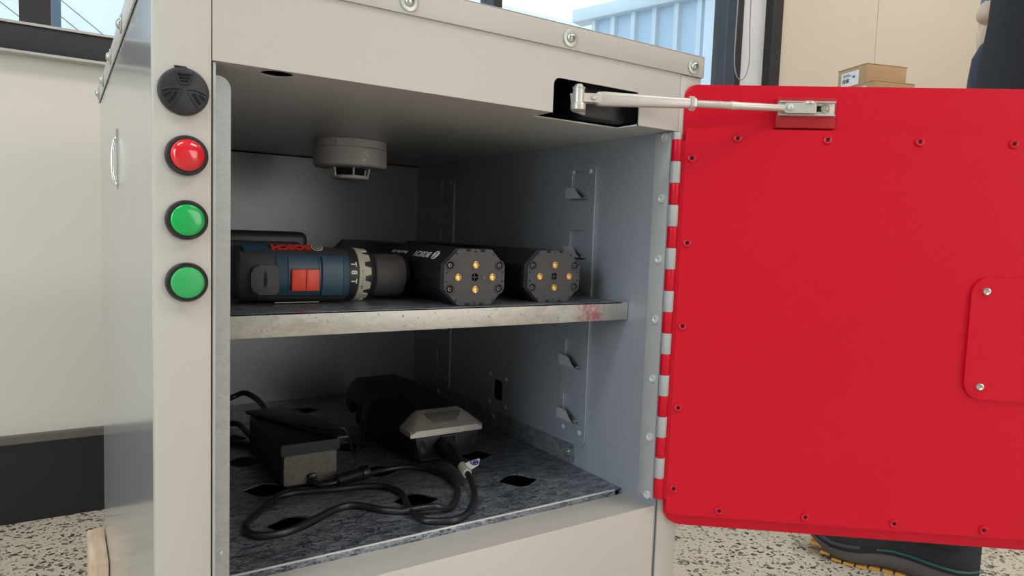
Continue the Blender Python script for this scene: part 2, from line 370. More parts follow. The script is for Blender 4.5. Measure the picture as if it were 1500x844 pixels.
# ================================================================== the room
FZ = -.35
WY = 1.05
struct('floor', box(-3, 5.2, -4, WY + .1, FZ - .1, FZ), conc)
struct('ceiling', box(-3, 5.2, -4, WY + .1, 2.6, 2.7), white_m)
struct('wall_left', box(-3.1, -3, -4, WY + .1, FZ, 2.6), wall_m)
struct('wall_right', box(5.2, 5.3, -4, WY + .1, FZ, 2.6), wall_r)
struct('wall_front', box(-3, 5.2, -4.1, -4, FZ, 2.6), wall_m)
wb = box(-3, 1.94, WY, WY + .1, FZ, .527)
box(-3, 1.94, WY, WY + .1, 2.2, 2.6, bm=wb)
back = struct('wall_back', wb, wall_m)
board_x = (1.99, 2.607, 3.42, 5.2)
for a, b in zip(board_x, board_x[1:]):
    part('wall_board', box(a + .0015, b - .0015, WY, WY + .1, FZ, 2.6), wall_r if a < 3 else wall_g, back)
sk = struct('baseboard_back', box(-3, 5.2, WY - .014, WY, FZ, -.196), skirt_m)
part('trim_strip', box(-3, 5.2, WY - .017, WY, -.196, -.182), alu_dark, sk)
# window: black frame, aluminium edges, mullions, glass
win = struct('window_1', box(-3, 1.94, WY - .03, WY + .06, .529, .575, .002), frame_m)
part('frame_edge', box(-3, 1.94, WY - .034, WY + .06, .575, .5795), alu, win)
part('frame_edge', box(-3, 1.94, WY - .034, WY, .524, .5285), alu, win)
for a, b in ((-1.2, -1.15), (-.149, -.101), (.845, .87)):
    part('mullion', box(a, b, WY - .02, WY + .05, .5795, 2.2), frame_m, win)
for a, b in ((-3, -1.2), (-1.15, -.149), (-.101, .845), (.87, 1.77)):
    part('pane', box(a, b, WY + .02, WY + .024, .5795, 2.2), glass, win)
part('window_frame', box(1.772, 1.80, WY - .02, WY + .08, .5795, 2.2), frame_m, win)
struct('trim_1', box(1.80, 1.935, WY + .0, WY + .03, .5795, 2.2), white_m)
struct('trim_2', box(1.935, 1.99, WY - .03, WY + .1, FZ, 2.6, .002), frame_m)
single('blind_cord', tube([(1.745, WY - .04, 1.5), (1.745, WY - .04, .95), (1.74, WY - .04, .85), (1.745, WY - .04, .78), (1.775, WY - .04, .745), (1.815, WY - .04, .78), (1.82, WY - .04, .86), (1.80, WY - .04, .95), (1.81, WY - .04, 1.5)], .0018), wire_m,
       'thin grey blind cord hanging in a loop beside the window edge', 'cord', (1.78, WY - .04, .75))

# ------------------------------------------------------------------ outside
ext = struct('ground_outside', box(-12, 16, WY + .1, 18, FZ - .15, FZ - .05), conc)
# corrugated steel wall running away to the left
d = Vector((-.2707, .9627, 0)); p0 = Vector((2.55, 1.9, 0))
cw = thing('corrugated_wall', 'ribbed pale blue steel wall with a sloping cap seen through the window', 'wall', (p0.x, p0.y, FZ - .05), math.atan2(d.y, d.x))
L_ = .66
part('wall_sheet', box(0, L_, -.02, .0, 0, 1.80), corr_m, cw, world=False)
x_ = .01
for k in range(6):
    part('rib', prism([(-.022, 0), (.022, 0), (.012, .02), (-.012, .02)], (x_ + .125 * k, 0, 0), (1, 0, 0), (0, 1, 0), (0, 0, 1), 1.80), corr_w, cw, world=False)
part('cap', box(-.3, L_ + .10, -.05, .05, 1.80, 1.87, .006), corr_w, cw, world=False)
part('corner_post', box(-.30, -.02, -.02, .03, 0, 1.80, .01), corr_w, cw, world=False)
ew = single('outside_wall', box(-3.0, 8.5, 8.0, 8.2, FZ - .05, 3.4), ext_w, 'white rendered building standing far outside the window', 'building', (0, 8.0, FZ - .05))
for i, px in enumerate((3.52, 3.66)):
    single('drain_pipe', tube([(px, 7.9, FZ), (px, 7.9, 2.10 - i * .12), (px + .06, 7.9, 2.16 - i * .12)], .022, smooth_path=False), wire_m,
           ('taller left' if i == 0 else 'shorter right') + ' thin pipe upright on the white building outside', 'pipe', (px, 7.9, FZ), 'pipes outside')
# chain-link fence
fr = random.Random(3)
fence = thing('chain_link_fence', 'grey chain link fence seen through the left part of the window', 'fence', (-.2, 1.9, FZ - .05))
bmf = bmesh.new(); pitch = .062
def wire(bm, a, b, r=.0016):
    a, b = Vector(a), Vector(b); dd = (b - a).normalized(); s = dd.cross(Y).normalized() * r; t = Y * r
    va = [bm.verts.new(a + q) for q in (s, t, -s, -t)]; vb = [bm.verts.new(b + q) for q in (s, t, -s, -t)]
    for i in range(4): bm.faces.new((va[i], va[(i + 1) % 4], vb[(i + 1) % 4], vb[i]))
H0, H1 = .55, 1.9; slope = .75
for k in range(-22, 40):
    x0 = -1.6 + k * pitch
    for sgn in (1, -1):
        dx = (H1 - H0) / slope
        a = Vector((x0, 1.9 + .003 * sgn, H0)); b = Vector((x0 + sgn * dx, 1.9 + .003 * sgn, H1))
        if a.x > .35 or b.x > .35: continue
        wire(bmf, a, b)
o = part('wire_mesh', bmf, wire_m, fence); o['kind'] = 'stuff'
part('top_rail', tube([(-3.2, 1.9, 1.9), (.40, 1.9, 1.9)], .02, smooth_path=False), wire_m, fence)
for px in (-1.7, .40): part('post', tube([(px, 1.93, FZ), (px, 1.93, 1.95)], .025, smooth_path=False), wire_m, fence)
single('steel_post', box(-.115, -.083, 1.42, 1.45, FZ - .05, 2.3, .003), bluepost, 'slim blue grey post standing outside behind the left window', 'post', (-.1, 1.435, FZ - .05))

# ================================================================== the cabinet
xl, xr, xo = -.0385, .46, .4955
ZT = .4085; ZC = .3483; ZP = -.0621; DP = .71; DB = .636
cab = thing('storage_cabinet', 'grey steel charging cabinet with red door open and three round indicator lights', 'cabinet', (.2285, .355, FZ))
part('side_panel', box(xl, xl + .0012, .0121, DP, FZ + .02, ZT), side_paint, cab)
part('side_panel', box(xo - .0012, xo, .0006, DP, FZ + .02, ZT), paint, cab)
part('back_panel', box(xl, xo, DP, DP + .0015, FZ + .02, ZT), paint, cab)
part('plinth', box(xl + .01, xo - .01, .012, DP - .01, FZ, FZ + .02), black_pl, cab)
# front columns and header
part('front_column', box(xl, -.0012, 0, .012, FZ + .02, ZT + .001, .0008), paint, cab)
part('front_column', box(.4655, xo, 0, .012, FZ + .02, ZT, .0008), paint, cab)
hd = plate([(-.0006, ZC)] + [(.2985, ZC)] + rrect(.2985, .4076, ZC, .3812, (0, 0, .003, .007))[:0:-1][:0] +
           [(.2985, .3812 - .007)] + [(.2985 + .007 - .007 * math.cos(a), .3812 - .007 + .007 * math.sin(a)) for a in (PI / 8, PI / 4, 3 * PI / 8, PI / 2)] +
           [(.4046, .3812), (.4076, .3782), (.4076, ZC), (.4649, ZC), (.4649, ZT + .002), (-.0006, ZT + .002)],
           [], .0014, (0, .0007, 0), (1, 0, 0), (0, 0, 1))
# plane axes: U=x, V=z -> normal = -y
part('header_panel', hd, paint, cab)
cl = plate([(0, .001), (.2985, .001), (.2985, .033), (.4076, .033), (.4076, .001), (.4649, .001), (.4649, DB), (0, DB)],
           [circ(.0485, .0165, .0125, 28)], .0014, (0, 0, ZC + .0007), (1, 0, 0), (0, 1, 0))
part('ceiling_panel', cl, ceil_paint, cab)
part('header_bend', tube([(-.0006, .0012, ZC + .0012), (.2985, .0012, ZC + .0012)], .0013, smooth_path=False), paint, cab)
part('header_bend', tube([(.4076, .0012, ZC + .0012), (.4649, .0012, ZC + .0012)], .0013, smooth_path=False), paint, cab)
# dark closer compartment above the ceiling
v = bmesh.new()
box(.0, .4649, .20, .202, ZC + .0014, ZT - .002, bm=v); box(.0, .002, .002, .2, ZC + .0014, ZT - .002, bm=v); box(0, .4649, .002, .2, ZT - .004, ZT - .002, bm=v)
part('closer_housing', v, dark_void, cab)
part('closer_body', box(.352, .46, .022, .10, ZC + .004, ZT - .01, .004), black_pl, cab)
# lid with its turned-down flanges
ld = box(xl - .0022, xo + .0022, -.0022, DP + .002, .4295, .4312, .0006)
box(xl - .0022, xo + .0022, -.0022, -.0005, .4084, .4312, .0007, bm=ld)
box(xl - .0022, xl - .0005, -.0022, DP + .002, .4084, .4312, .0006, bm=ld); box(xo + .0005, xo + .0022, -.0022, DP + .002, .4084, .4312, .0006, bm=ld)
box(xl - .0022, xo + .0022, DP + .0017, DP + .0034, .4084, .4312, .0006, bm=ld)
part('lid', ld, paint, cab)
bm_bolt = bmesh.new()
# dome-head bolt with a wide washer, axis +Z
lathe([(.0078, 0), (.0082, .0006), (.0080, .0013), (.0075, .0015), (.0048, .0015)], n=28, bm=bm_bolt)
washer_me = finish(bm_bolt)
bmb = lathe([(.0047, .0014), (.0046, .0022), (.0040, .0034), (.0030, .0042), (.0019, .0046), (.0017, .0030), (0, .0030)], n=24)
head_me = finish(bmb)
def bolt(pos, axis, parent=None, s=1.0, nm='bolt'):
    parent = parent or cab
    e = axis_mat(axis).to_euler()
    w = part(nm, washer_me, zinc_w, parent, loc=pos, rot=e); h = part('bolt_head', head_me, zinc, w, world=False, loc=(0, 0, 0)); w.scale = (s, s, s)
    return w
for bx in (-.0175, .148, .3135, .4805): bolt((bx, -.0022, .4185), (0, -1, 0))
for by in (.075, .24, .405, .57, .69): bolt((xl - .0022, by, .4195), (-1, 0, 0), s=1.1)
# left closing strip of galvanised steel with rounded top corner
part('stop_strip', prism(rrect(.0, .0142, -.32, .3405, (0, 0, .009, 0)), (0, .012, 0), X, Z, Y, .0014), galv_light, cab)
part('strip_edge', box(.0, .0019, .0012, .012, -.32, .3475, .0003), leaf_grey, cab)
part('strip_screw', lathe([(.0016, 0), (.0015, .0006), (0, .0009)], (.0079, .012, -.0205), (0, -1, 0), 12), zinc, cab)
# interior
part('inner_side_panel', box(-.0012, 0, .0135, DB, -.32, ZC), galv_back, cab)
rw = plate([(.0, ZP - .25), (DB, ZP - .25), (DB, ZC), (0, ZC)], [rrect(.324, .349, -.020, .011, .006)], .0014, (xr + .0007, 0, 0), Y, Z)
part('inner_side_panel', rw, galv_wall, cab)
part('inner_back_panel', box(0, xr, DB, DB + .0015, -.32, ZC), galv_back, cab)
part('back_seam', box(.001, xr - .001, DB - .0012, DB, ZC - .0022, ZC - .0002), dark_void, cab)
part('cable_opening', box(xr + .0016, xr + .006, .31, .362, -.026, .018), dark_void, cab)
bead = finish(lathe([(.0032, 0), (.0031, .0007), (.0022, .0014), (0, .0017)], n=16))
for yy in (.3134, .3595):
    for zz in (.0165, -.0262): part('rivet', bead, riv_m, cab, loc=(xr, yy, zz), rot=axis_mat((-1, 0, 0)).to_euler())
# floor plate with its cut-out holes
def hole(cx, cy):
    # rounded on two corners, pointed on the others
    s = .0185
    return rrect(cx - s, cx + s, cy - s, cy + s, (.013, .005, .013, .003), 5)
hs = []
for cy in (.133, .2385, .344, .4495, .555):
    for cx in (.0965, .2305, .3645): 
        pts = hole(0, 0); a = math.radians(28)
        hs.append([(cx + p[0] * math.cos(a) - p[1] * math.sin(a), cy + p[0] * math.sin(a) + p[1] * math.cos(a)) for p in pts])
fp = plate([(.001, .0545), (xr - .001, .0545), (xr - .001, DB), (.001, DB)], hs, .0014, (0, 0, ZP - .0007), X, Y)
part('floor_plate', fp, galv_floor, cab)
part('floor_lip', box(.001, xr - .012, .0525, .0547, ZP - .014, ZP - .0008, .0003), galv_floor, cab)
part('floor_edge_highlight', box(.001, xr - .012, .0530, .0556, ZP - .0010, ZP + .0004, .0006), riv_m, cab)  # pale strip: the highlight on the plate's front edge, put into the colour
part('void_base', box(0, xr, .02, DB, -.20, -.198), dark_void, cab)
# lower front panel with folded ledge
lp = box(.0005, xr + .0005, 0, .0030, FZ + .02, ZP - .0022, .0014)
box(.0005, xr + .0005, .0004, .054, ZP - .0078, ZP - .0062, .0004, bm=lp)
part('lower_panel', lp, paint, cab)
part('panel_gap', box(xr + .0012, xr + .0048, .003, .006, FZ + .02, ZP), dark_void, cab)
# angle strip along the right wall foot
ag = prism(rrect(.1455, .62, ZP, -.0365, (0, 0, 0, .005)), (xr, 0, 0), Y, Z, (-1, 0, 0), .0016)
part('angle_strip', ag, galv_angle, cab)
for yy in (.1565, .3435, .53): 
    w = bolt((xr - .0016, yy, -.0465), (-1, 0, 0), s=.55)
# hole brackets for the shelf
def bracket(y0, y1):
    holes = []; zs = (.2765, .203, .1295, .0635, -.0065)
    for z in zs: holes.append(rrect(y0 + .012, y0 + .0465, z, z + .037, (.001, .001, .006, .006), 4))
    pl = plate(rrect(y0, y1, -.0345, .322, .010), holes, .0026, (xr - .0013, 0, 0), Y, Z, .0006)
    b = part('shelf_bracket', pl, galv_wall, cab)
    m_ = bmesh.new()
    U = Vector((0, 1, 0))
    prism([(y0 + .048, .0), (y0 + .048, .0125), (y0 + .036, .0130), (y0 + .029, .011), (y0 + .023, .005), (y0 + .018, .0005), (y0 + .012, -.001)], (xr - .0105, 0, .0035), U, Z, (-1, 0, 0), .0016, bm=m_)
    box(xr - .0108, xr, y0 + .016, y0 + .048, .0025, .0038, bm=m_)
    me = finish(m_); 
    me.transform(Matrix.Translation(-ROOT[cab.name]))
    for z in zs:
        if not me.materials: me.materials.append(leaf_grey)  # paler than the bracket: light on the tab face, put into its colour
        o = bpy.data.objects.new('tab', me); C.objects.link(o); o.parent = b; o.location = (0, 0, z)
    for yy, zz in ((y0 + .010, .3125), (y0 + .044, .3125), (y0 + .010, -.0165), (y0 + .044, -.0165)):
        part('rivet', bead, riv_m, b, loc=(xr - .0027, yy, zz), rot=axis_mat((-1, 0, 0)).to_euler())
bracket(.1245, .1795)
bracket(.49, .545)
# hinge: fixed leaf, rivets, knuckles
lf = part('hinge_leaf', box(xr - .0016, xr, .0035, .0265, ZP + .004, ZC - .002, .0003), leaf_grey, cab)
riv = finish(lathe([(.0050, 0), (.0050, .0012), (.0042, .0024), (.0030, .0027), (.0018, .0018), (.0016, .0003), (0, .0003)], n=20))
for k in range(7): part('rivet', riv, riv_m, lf, loc=(xr - .0016, .0118 - .0002 * k, .3425 - .0662 * k), rot=axis_mat((-1, 0, 0)).to_euler())
HX, HY = .4575, -.0065
kn = finish(lathe([(.0050, 0), (.0054, .0006), (.0054, .0222), (.0050, .0227)], n=20))
kz = .3335 - .0224
knuckle_n = 0
z = .3560 - .0224
for k in range(-1, 18):
    z = .3155 - .0230 * (k + 1)
    if z < ZP - .004: break
    m_ = red if k % 2 == -1 % 2 or (k + 1) % 2 == 0 else leaf_grey
    me = kn if m_ is red else kn.copy()
    if m_ is not red: me.materials.clear()
    part('hinge_knuckle', me, m_, cab, loc=(HX, HY, z), label=('red' if m_ is red else 'grey') + ' hinge knuckle')
part('hinge_pin', lathe([(.0042, 0), (.0042, .008), (.0032, .009)], (HX, HY, ZC - .0115), n=16), leaf_grey, cab)

# ------------------------------------------------------------------ indicator lights and vent cap
def button(z, lens_m, lab, dome, x=-.0178, rim_m=black_gl):
    R_ = .0140
    b = part('indicator_light', lathe([(R_, 0), (R_ + .0002, .002), (R_ - .0002, .0055), (R_ - .0012, .0068), (R_ - .0026, .0068), (R_ - .0028, .004), (0, .004)], (x, 0, z), (0, -1, 0), 48), rim_m, cab, label=lab)
    prof = [(R_ - .003, .004), (R_ - .003, .0078)] + [((R_ - .003) * math.cos(a), .0078 + dome * math.sin(a)) for a in (.2, .45, .7, .95, 1.2, 1.4)] + [(0, .0078 + dome)]
    part('lens', lathe(prof, (x, 0, z), (0, -1, 0), 48), lens_m, b)
button(.2795, red_lens, 'red indicator light with thick domed lens', .0052)
button(.2345, green_lens, 'upper green indicator light', .0022)
button(.1905, green_lens2, 'lower green indicator light, paler', .0018)
cz_, cx_ = .3235, -.0195
vc = part('vent_cap', lathe([(.0165, 0), (.0165, .002), (.0158, .0042), (.014, .0052), (.0, .0056)], (cx_, 0, cz_), (0, -1, 0), 48), black_pl, cab, label='round black plastic cap with ribbed slots')
U, V = X, Z
def cpt(u, v): return Vector((cx_ + u, -.0056, cz_ + v))
part('cap_rib', tube([cpt(-.0058, .0128), cpt(-.0036, .0062), cpt(-.0022, .0044), cpt(.0022, .0044), cpt(.0036, .0062), cpt(.0058, .0128)], .0007, smooth_path=False), black_pl, vc)
for q, w_ in ((.0066, .0024), (.0088, .0032), (.0110, .0038)): part('cap_rib', tube([cpt(-w_, q + .0006), cpt(0, q), cpt(w_, q + .0006)], .0008), black_gl, vc)
for sg in (-1, 1):
    part('cap_rib', tube([cpt(sg * .0015, .0006), cpt(sg * .0045, .0022), cpt(sg * .0100, .0010), cpt(sg * .0142, -.0012)], .0008), black_pl, vc)
    part('cap_rib', tube([cpt(sg * .0015, .0006), cpt(sg * .0030, -.0030), cpt(sg * .0065, -.0085), cpt(sg * .0092, -.0115)], .0006), black_pl, vc)
    part('cap_slot', tube([cpt(sg * .0058, -.0012) + Y * -.0002, cpt(sg * .0075, -.0045) + Y * -.0002, cpt(sg * .0106, -.0078) + Y * -.0002], .0012), dark_void, vc)
    part('cap_slot', tube([cpt(sg * .0098, -.0014), cpt(sg * .0112, -.0034), cpt(sg * .0132, -.0050)], .0009), dark_void, vc)
part('cap_notch', box(cx_ - .006, cx_ + .002, -.0025, 0, cz_ + .0162, cz_ + .0172, .0004), black_pl, vc)
# chrome pull on the side
hy = .348
part('side_handle', tube(catmull([(xl, hy, .322), (xl - .0025, hy, .320), (xl - .0045, hy, .310), (xl - .0052, hy, .296), (xl - .0045, hy, .282), (xl - .0025, hy, .272), (xl, hy, .270)], 5), .0017, smooth_path=False), chrome, cab, label='chrome bow handle')
part('handle_plate', prism([(-.0045, -.030), (.0045, -.030), (.0062, -.015), (.0062, .015), (.0045, .030), (.003, .036), (-.003, .036), (-.0045, .030), (-.0062, .015), (-.0062, -.015)], (xl, hy, .296), Y, Z, (-1, 0, 0), .0016, bev=.0004), chrome, cab)

# ------------------------------------------------------------------ the red door
th = math.radians(-38.817)
DO = Vector((.473, 0, 0))
WI = -.014
def du(u): return (u + .1017) * .982 - .1017
def dz(z): return (z - .2339) * .982 + .2339
door_me = bmesh.new()
# tray: outer skin with a rounded outline, behind the raised inner panel
prism(rrect(-.0005, .470, -.0862, .3985, (.019, .019, .012, .012), 7), (0, -.0015, 0), X, Z, Y, .0022, bm=door_me, bev=.0006)
box(du(.0045), .460, WI + .0014, -.001, dz(-.0745), dz(.3515), .0005, bm=door_me)
dme = finish(door_me); dme.materials.append(red); dme.name = 'door'
door = bpy.data.objects.new('door', dme); C.objects.link(door); door.parent = cab
door.location = DO - ROOT[cab.name]; door.rotation_euler = (0, 0, th); door['label'] = 'red steel door swung wide open'
def dpart(name, me, m=red, label=None, loc=None, rot=None, parent=None):
    if isinstance(me, bmesh.types.BMesh): me = finish(me)
    if not me.materials: me.materials.append(m)
    o = bpy.data.objects.new(name, me); C.objects.link(o); o.parent = parent or door
    if loc: o.location = loc
    if rot: o.rotation_euler = rot
    if label: o['label'] = label
    return o
dpart('inner_sheet', prism(rrect(du(.0034), .4620, dz(-.0760), dz(.3530), .006, 5), (0, WI, 0), X, Z, Y, .0016, bev=.0005))
dpart('door_leaf', prism(rrect(-.0070, .003, -.054, .338, .001), (0, WI + .0012, 0), X, Z, Y, .0012))
rr = finish(lathe([(.0050, 0), (.0050, .0006), (.0044, .0018), (.0034, .0022), (.0021, .0016), (.0019, .0004), (0, .0004)], n=20))
rot_in = axis_mat((0, -1, 0)).to_euler()
rivs = [(.0105, z) for z in (.3207, .2292, .1377, .0462, -.046)] + [(u, .3432) for u in (.0575, .1502, .2428, .335, .428)] + [(u, -.0678) for u in (.0615, .1545, .2478, .3398, .432)]
for i, (u, z) in enumerate(rivs):
    dpart('rivet', rr, red, loc=(du(u), WI, dz(z)), rot=rot_in)
core = finish(lathe([(.0019, 0), (.0019, .0007), (0, .0009)], n=10)); core.materials.append(dark_void)
for u, z in rivs: dpart('rivet_core', core, dark_void, loc=(du(u), WI - .0001, dz(z)), rot=rot_in)
dpart('access_plate', prism(rrect(du(.3055), .442, dz(.0745), dz(.2048), .018, 8), (0, WI - .0034, 0), X, Z, Y, .0032, bev=.0006), red)
zs_ = finish(lathe([(.0042, 0), (.0042, .0008), (.0036, .0020), (.0026, .0024), (.0017, .0016), (0, .0016)], n=20)); zs_.materials.append(zinc)
for u, z in ((.3195, .190), (.321, .0888), (.432, .190), (.432, .0888)): dpart('plate_screw', zs_, zinc, loc=(du(u), WI - .0034, dz(z)), rot=rot_in, label='silver screw')
# mounting pad and arm bracket at the top
dpart('mounting_pad', prism([(-.0300, 0), (.0300, 0), (.0300, .0285), (.0288, .0315), (-.0285, .0315), (-.0300, .0285)], (.1235, -.0100, .3535), X, Z, Y, .0095, bev=.0005), red_dark)
bkt = bmesh.new()
box(.0945, .151, -.0125, -.0102, .3660, .3800, .0003, bm=bkt); box(.0945, .151, -.0170, -.0102, .3655, .3668, .0003, bm=bkt); box(.0945, .151, -.0165, -.0102, .3790, .3802, .0003, bm=bkt)
dpart('arm_bracket', bkt, steel_arm, label='silver channel bracket')
dpart('bracket_slot', prism(rrect(.128, .140, .3702, .3762, .0029), (0, -.0128, 0), X, Z, Y, .0006), dark_void)
dpart('bracket_screw', lathe([(.0045, 0), (.0044, .002), (.0030, .0036), (.0016, .0036), (.0014, .002), (0, .002)], (.1412, -.0125, .3730), (0, -1, 0), 20), zinc)

# ------------------------------------------------------------------ closer arm from the header slot to the door
ct, st = math.cos(th), math.sin(th)
def dw(u, w, z): return Vector((DO.x + u * ct - w * st, DO.y + u * st + w * ct, z))
A0 = Vector((.3315, .004, .3665)); A1 = dw(.104, -.018, .3722)
arm = thing_arm = None
ax = (A1 - A0).normalized(); side = ax.cross(Z).normalized(); upv = side.cross(ax).normalized(); LN = (A1 - A0).length
def armM(s): return A0 + ax * s
spn = lathe([(.0052, -.0125), (.0072, -.0115), (.0076, -.0065), (.0070, -.0055), (.0058, -.005), (.0058, .0085), (.0064, .009), (.0064, .0100), (.0042, .0108), (.0042, .0122), (.003, .0132), (0, .0134)], A0, Z, 28)
sp_ = part('arm_spindle', spn, steel_arm, cab)
part('spindle_arm', prism([(-.007, 0), (.005, 0), (.013, -.010), (.022, -.012), (.022, -.0165), (-.002, -.0165)], A0 + Vector((0, .004, .0040)), Vector((.9, .43, 0)), Z, Vector((-.43, .9, 0)), .003), steel_arm, cab)
clv = bmesh.new()
prism(rrect(.004, .0235, -.0042, .0042, (0, .004, .004, 0)), A0 + side * -.0050, ax, upv, side, .010, bm=clv)
a_ = part('closer_arm', clv, steel_arm, cab, label='silver adjustable closer arm')
part('arm_pivot', lathe([(.0026, 0), (.0026, .0010), (.0018, .0022), (0, .0026)], armM(.0135) + side * .005, side, 14), steel_arm, a_)
part('arm_pivot', lathe([(.0026, 0), (.0026, .0010), (.0018, .0022), (0, .0026)], armM(.0135) - side * .005, -side, 14), steel_arm, a_)
rings = []
for s, w_, h_ in ((.016, .0035, .0042), (.020, .0048, .0068), (.026, .0054, .0070), (.070, .0052, .0060), (.112, .0048, .0050), (.116, .0044, .0046)):
    rings.append([armM(s) + side * p + upv * q for p, q in sup(w_, h_, 20, 3.2)])
part('arm_bar', loft(rings), steel_arm, a_)
nut = [(.0072 * math.cos(PI / 6 + i * PI / 3), .0072 * math.sin(PI / 6 + i * PI / 3)) for i in range(6)]
part('lock_nut', prism(nut, armM(.116), side, upv, ax, .0055, bev=.0004), steel_arm, a_)
rod = [(.0036, 0)]
prof = [(.0037, .118)]; s = .121
while s < .160: prof += [(.0037, s), (.0034, s + .0006), (.0037, s + .0012)]; s += .0012
prof += [(.0042, .1605), (.0042, .166), (.0038, .170), (.0036, LN - .004), (.0030, LN - .003)]
part('arm_rod', lathe(prof, A0, ax, 20), steel_arm, a_)
ud = Vector((ct, st, 0)); nd = Vector((-st, ct, 0))
cl2 = bmesh.new()
prism(rrect(-.0065, .026, -.0052, .0050, (.004, .001, .001, .004)), A1 + nd * -.0045, ud, Z, nd, .0085, bm=cl2)
part('arm_clevis', cl2, steel_arm, a_)
part('arm_pivot', lathe([(.0035, 0), (.0034, .0012), (.0022, .0022), (0, .0026)], A1 - nd * .0045, -nd, 16), steel_arm, a_)
part('arm_pivot', lathe([(.0068, -.0006), (.0068, .0012), (.005, .0024), (0, .0028)], A1 + ud * .019 + Z * .0050, Z, 20), steel_arm, a_)

# ================================================================== smoke detector
dc = Vector((.2375, .3765, ZC - .0001))
det = thing('smoke_detector', 'round off-white smoke detector mounted under the cabinet ceiling', 'detector', dc)
part('base', lathe([(.0465, 0), (.0475, -.0005), (.0482, -.0105), (.0478, -.011)], dc, Z, 64), det_m, det)
part('housing', lathe([(.0476, -.0112), (.0484, -.012), (.0486, -.030), (.0480, -.0335), (.0455, -.0355), (.030, -.0362), (0, -.0362)], dc, Z, 64), det_m, det)
part('sensor_core', lathe([(.0185, -.0355), (.0185, -.0465), (0, -.0465)], dc, Z, 32), dark_void, det)
part('sensor_cap', lathe([(.0245, -.0460), (.0250, -.0475), (.0240, -.0500), (.018, -.0512), (0, -.0515)], dc, Z, 48), det_w, det)
for k in range(6):
    a = k * PI / 3 + .35; c_ = dc + Vector((math.cos(a), math.sin(a), 0)) * .0243
    part('cage_bar', tube([c_ * 1 + Vector((math.cos(a) * .0025, math.sin(a) * .0025, -.0355)), c_ + Vector((0, 0, -.047))], .0014, smooth_path=False), det_w, det)
# small certification mark and print
vd = Vector((cam.location.x - dc.x, cam.location.y - dc.y, 0)); vd = Vector((mw[0][3], mw[1][3], 0)) - Vector((dc.x, dc.y, 0)); vd.normalize()
ang = math.atan2(vd.y, vd.x) + .42
nv = Vector((math.cos(ang), math.sin(ang), 0)); tv = Z.cross(nv)
part('print', text_me('CE', .0062, dc + nv * .0487 + Z * -.0205, tv, Z, .0002, bold=.0002), white_ink, det)
part('print', tube([dc + nv * .0488 + tv * (.0048 * math.cos(i * PI / 10)) + Z * (-.0205 + .0048 * math.sin(i * PI / 10)) for i in range(20)], .00025, closed=True, smooth_path=False), white_ink, det)
for k in range(4): part('print', box(-.0004, .0004, -.0003, .0003, -.002, .002), white_ink, det, world=True, loc=dc + nv * .0484 - tv * .0042 + Z * (-.0275 + k * .0) + tv * (k * .0011), rot=(0, 0, ang + PI / 2))
ang2 = ang - .62; nv2 = Vector((math.cos(ang2), math.sin(ang2), 0)); tv2 = Z.cross(nv2)
part('latch', prism(rrect(-.008, .008, -.0105, -.001, .0004), dc + nv2 * .0478, tv2, Z, nv2, .0010), det_m, det)

# ================================================================== shelf
SZ = .1585
sh = thing('shelf', 'galvanised steel shelf with a red paint smear on its front lip', 'shelf', (.23, .06, SZ - .02))
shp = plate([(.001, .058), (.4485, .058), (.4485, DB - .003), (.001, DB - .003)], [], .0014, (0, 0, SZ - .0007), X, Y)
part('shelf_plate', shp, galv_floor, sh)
lipm = box(.001, .459, .058, .0595, SZ - .0205, SZ + .0001, .0004)
part('front_lip', lipm, galv_lip, sh)
part('side_lip', box(.4475, .4490, .06, DB - .003, SZ - .0205, SZ - .001, .0003), galv_floor, sh)
part('side_lip', box(.001, .0025, .06, DB - .003, SZ - .0205, SZ - .001, .0003), galv_floor, sh)

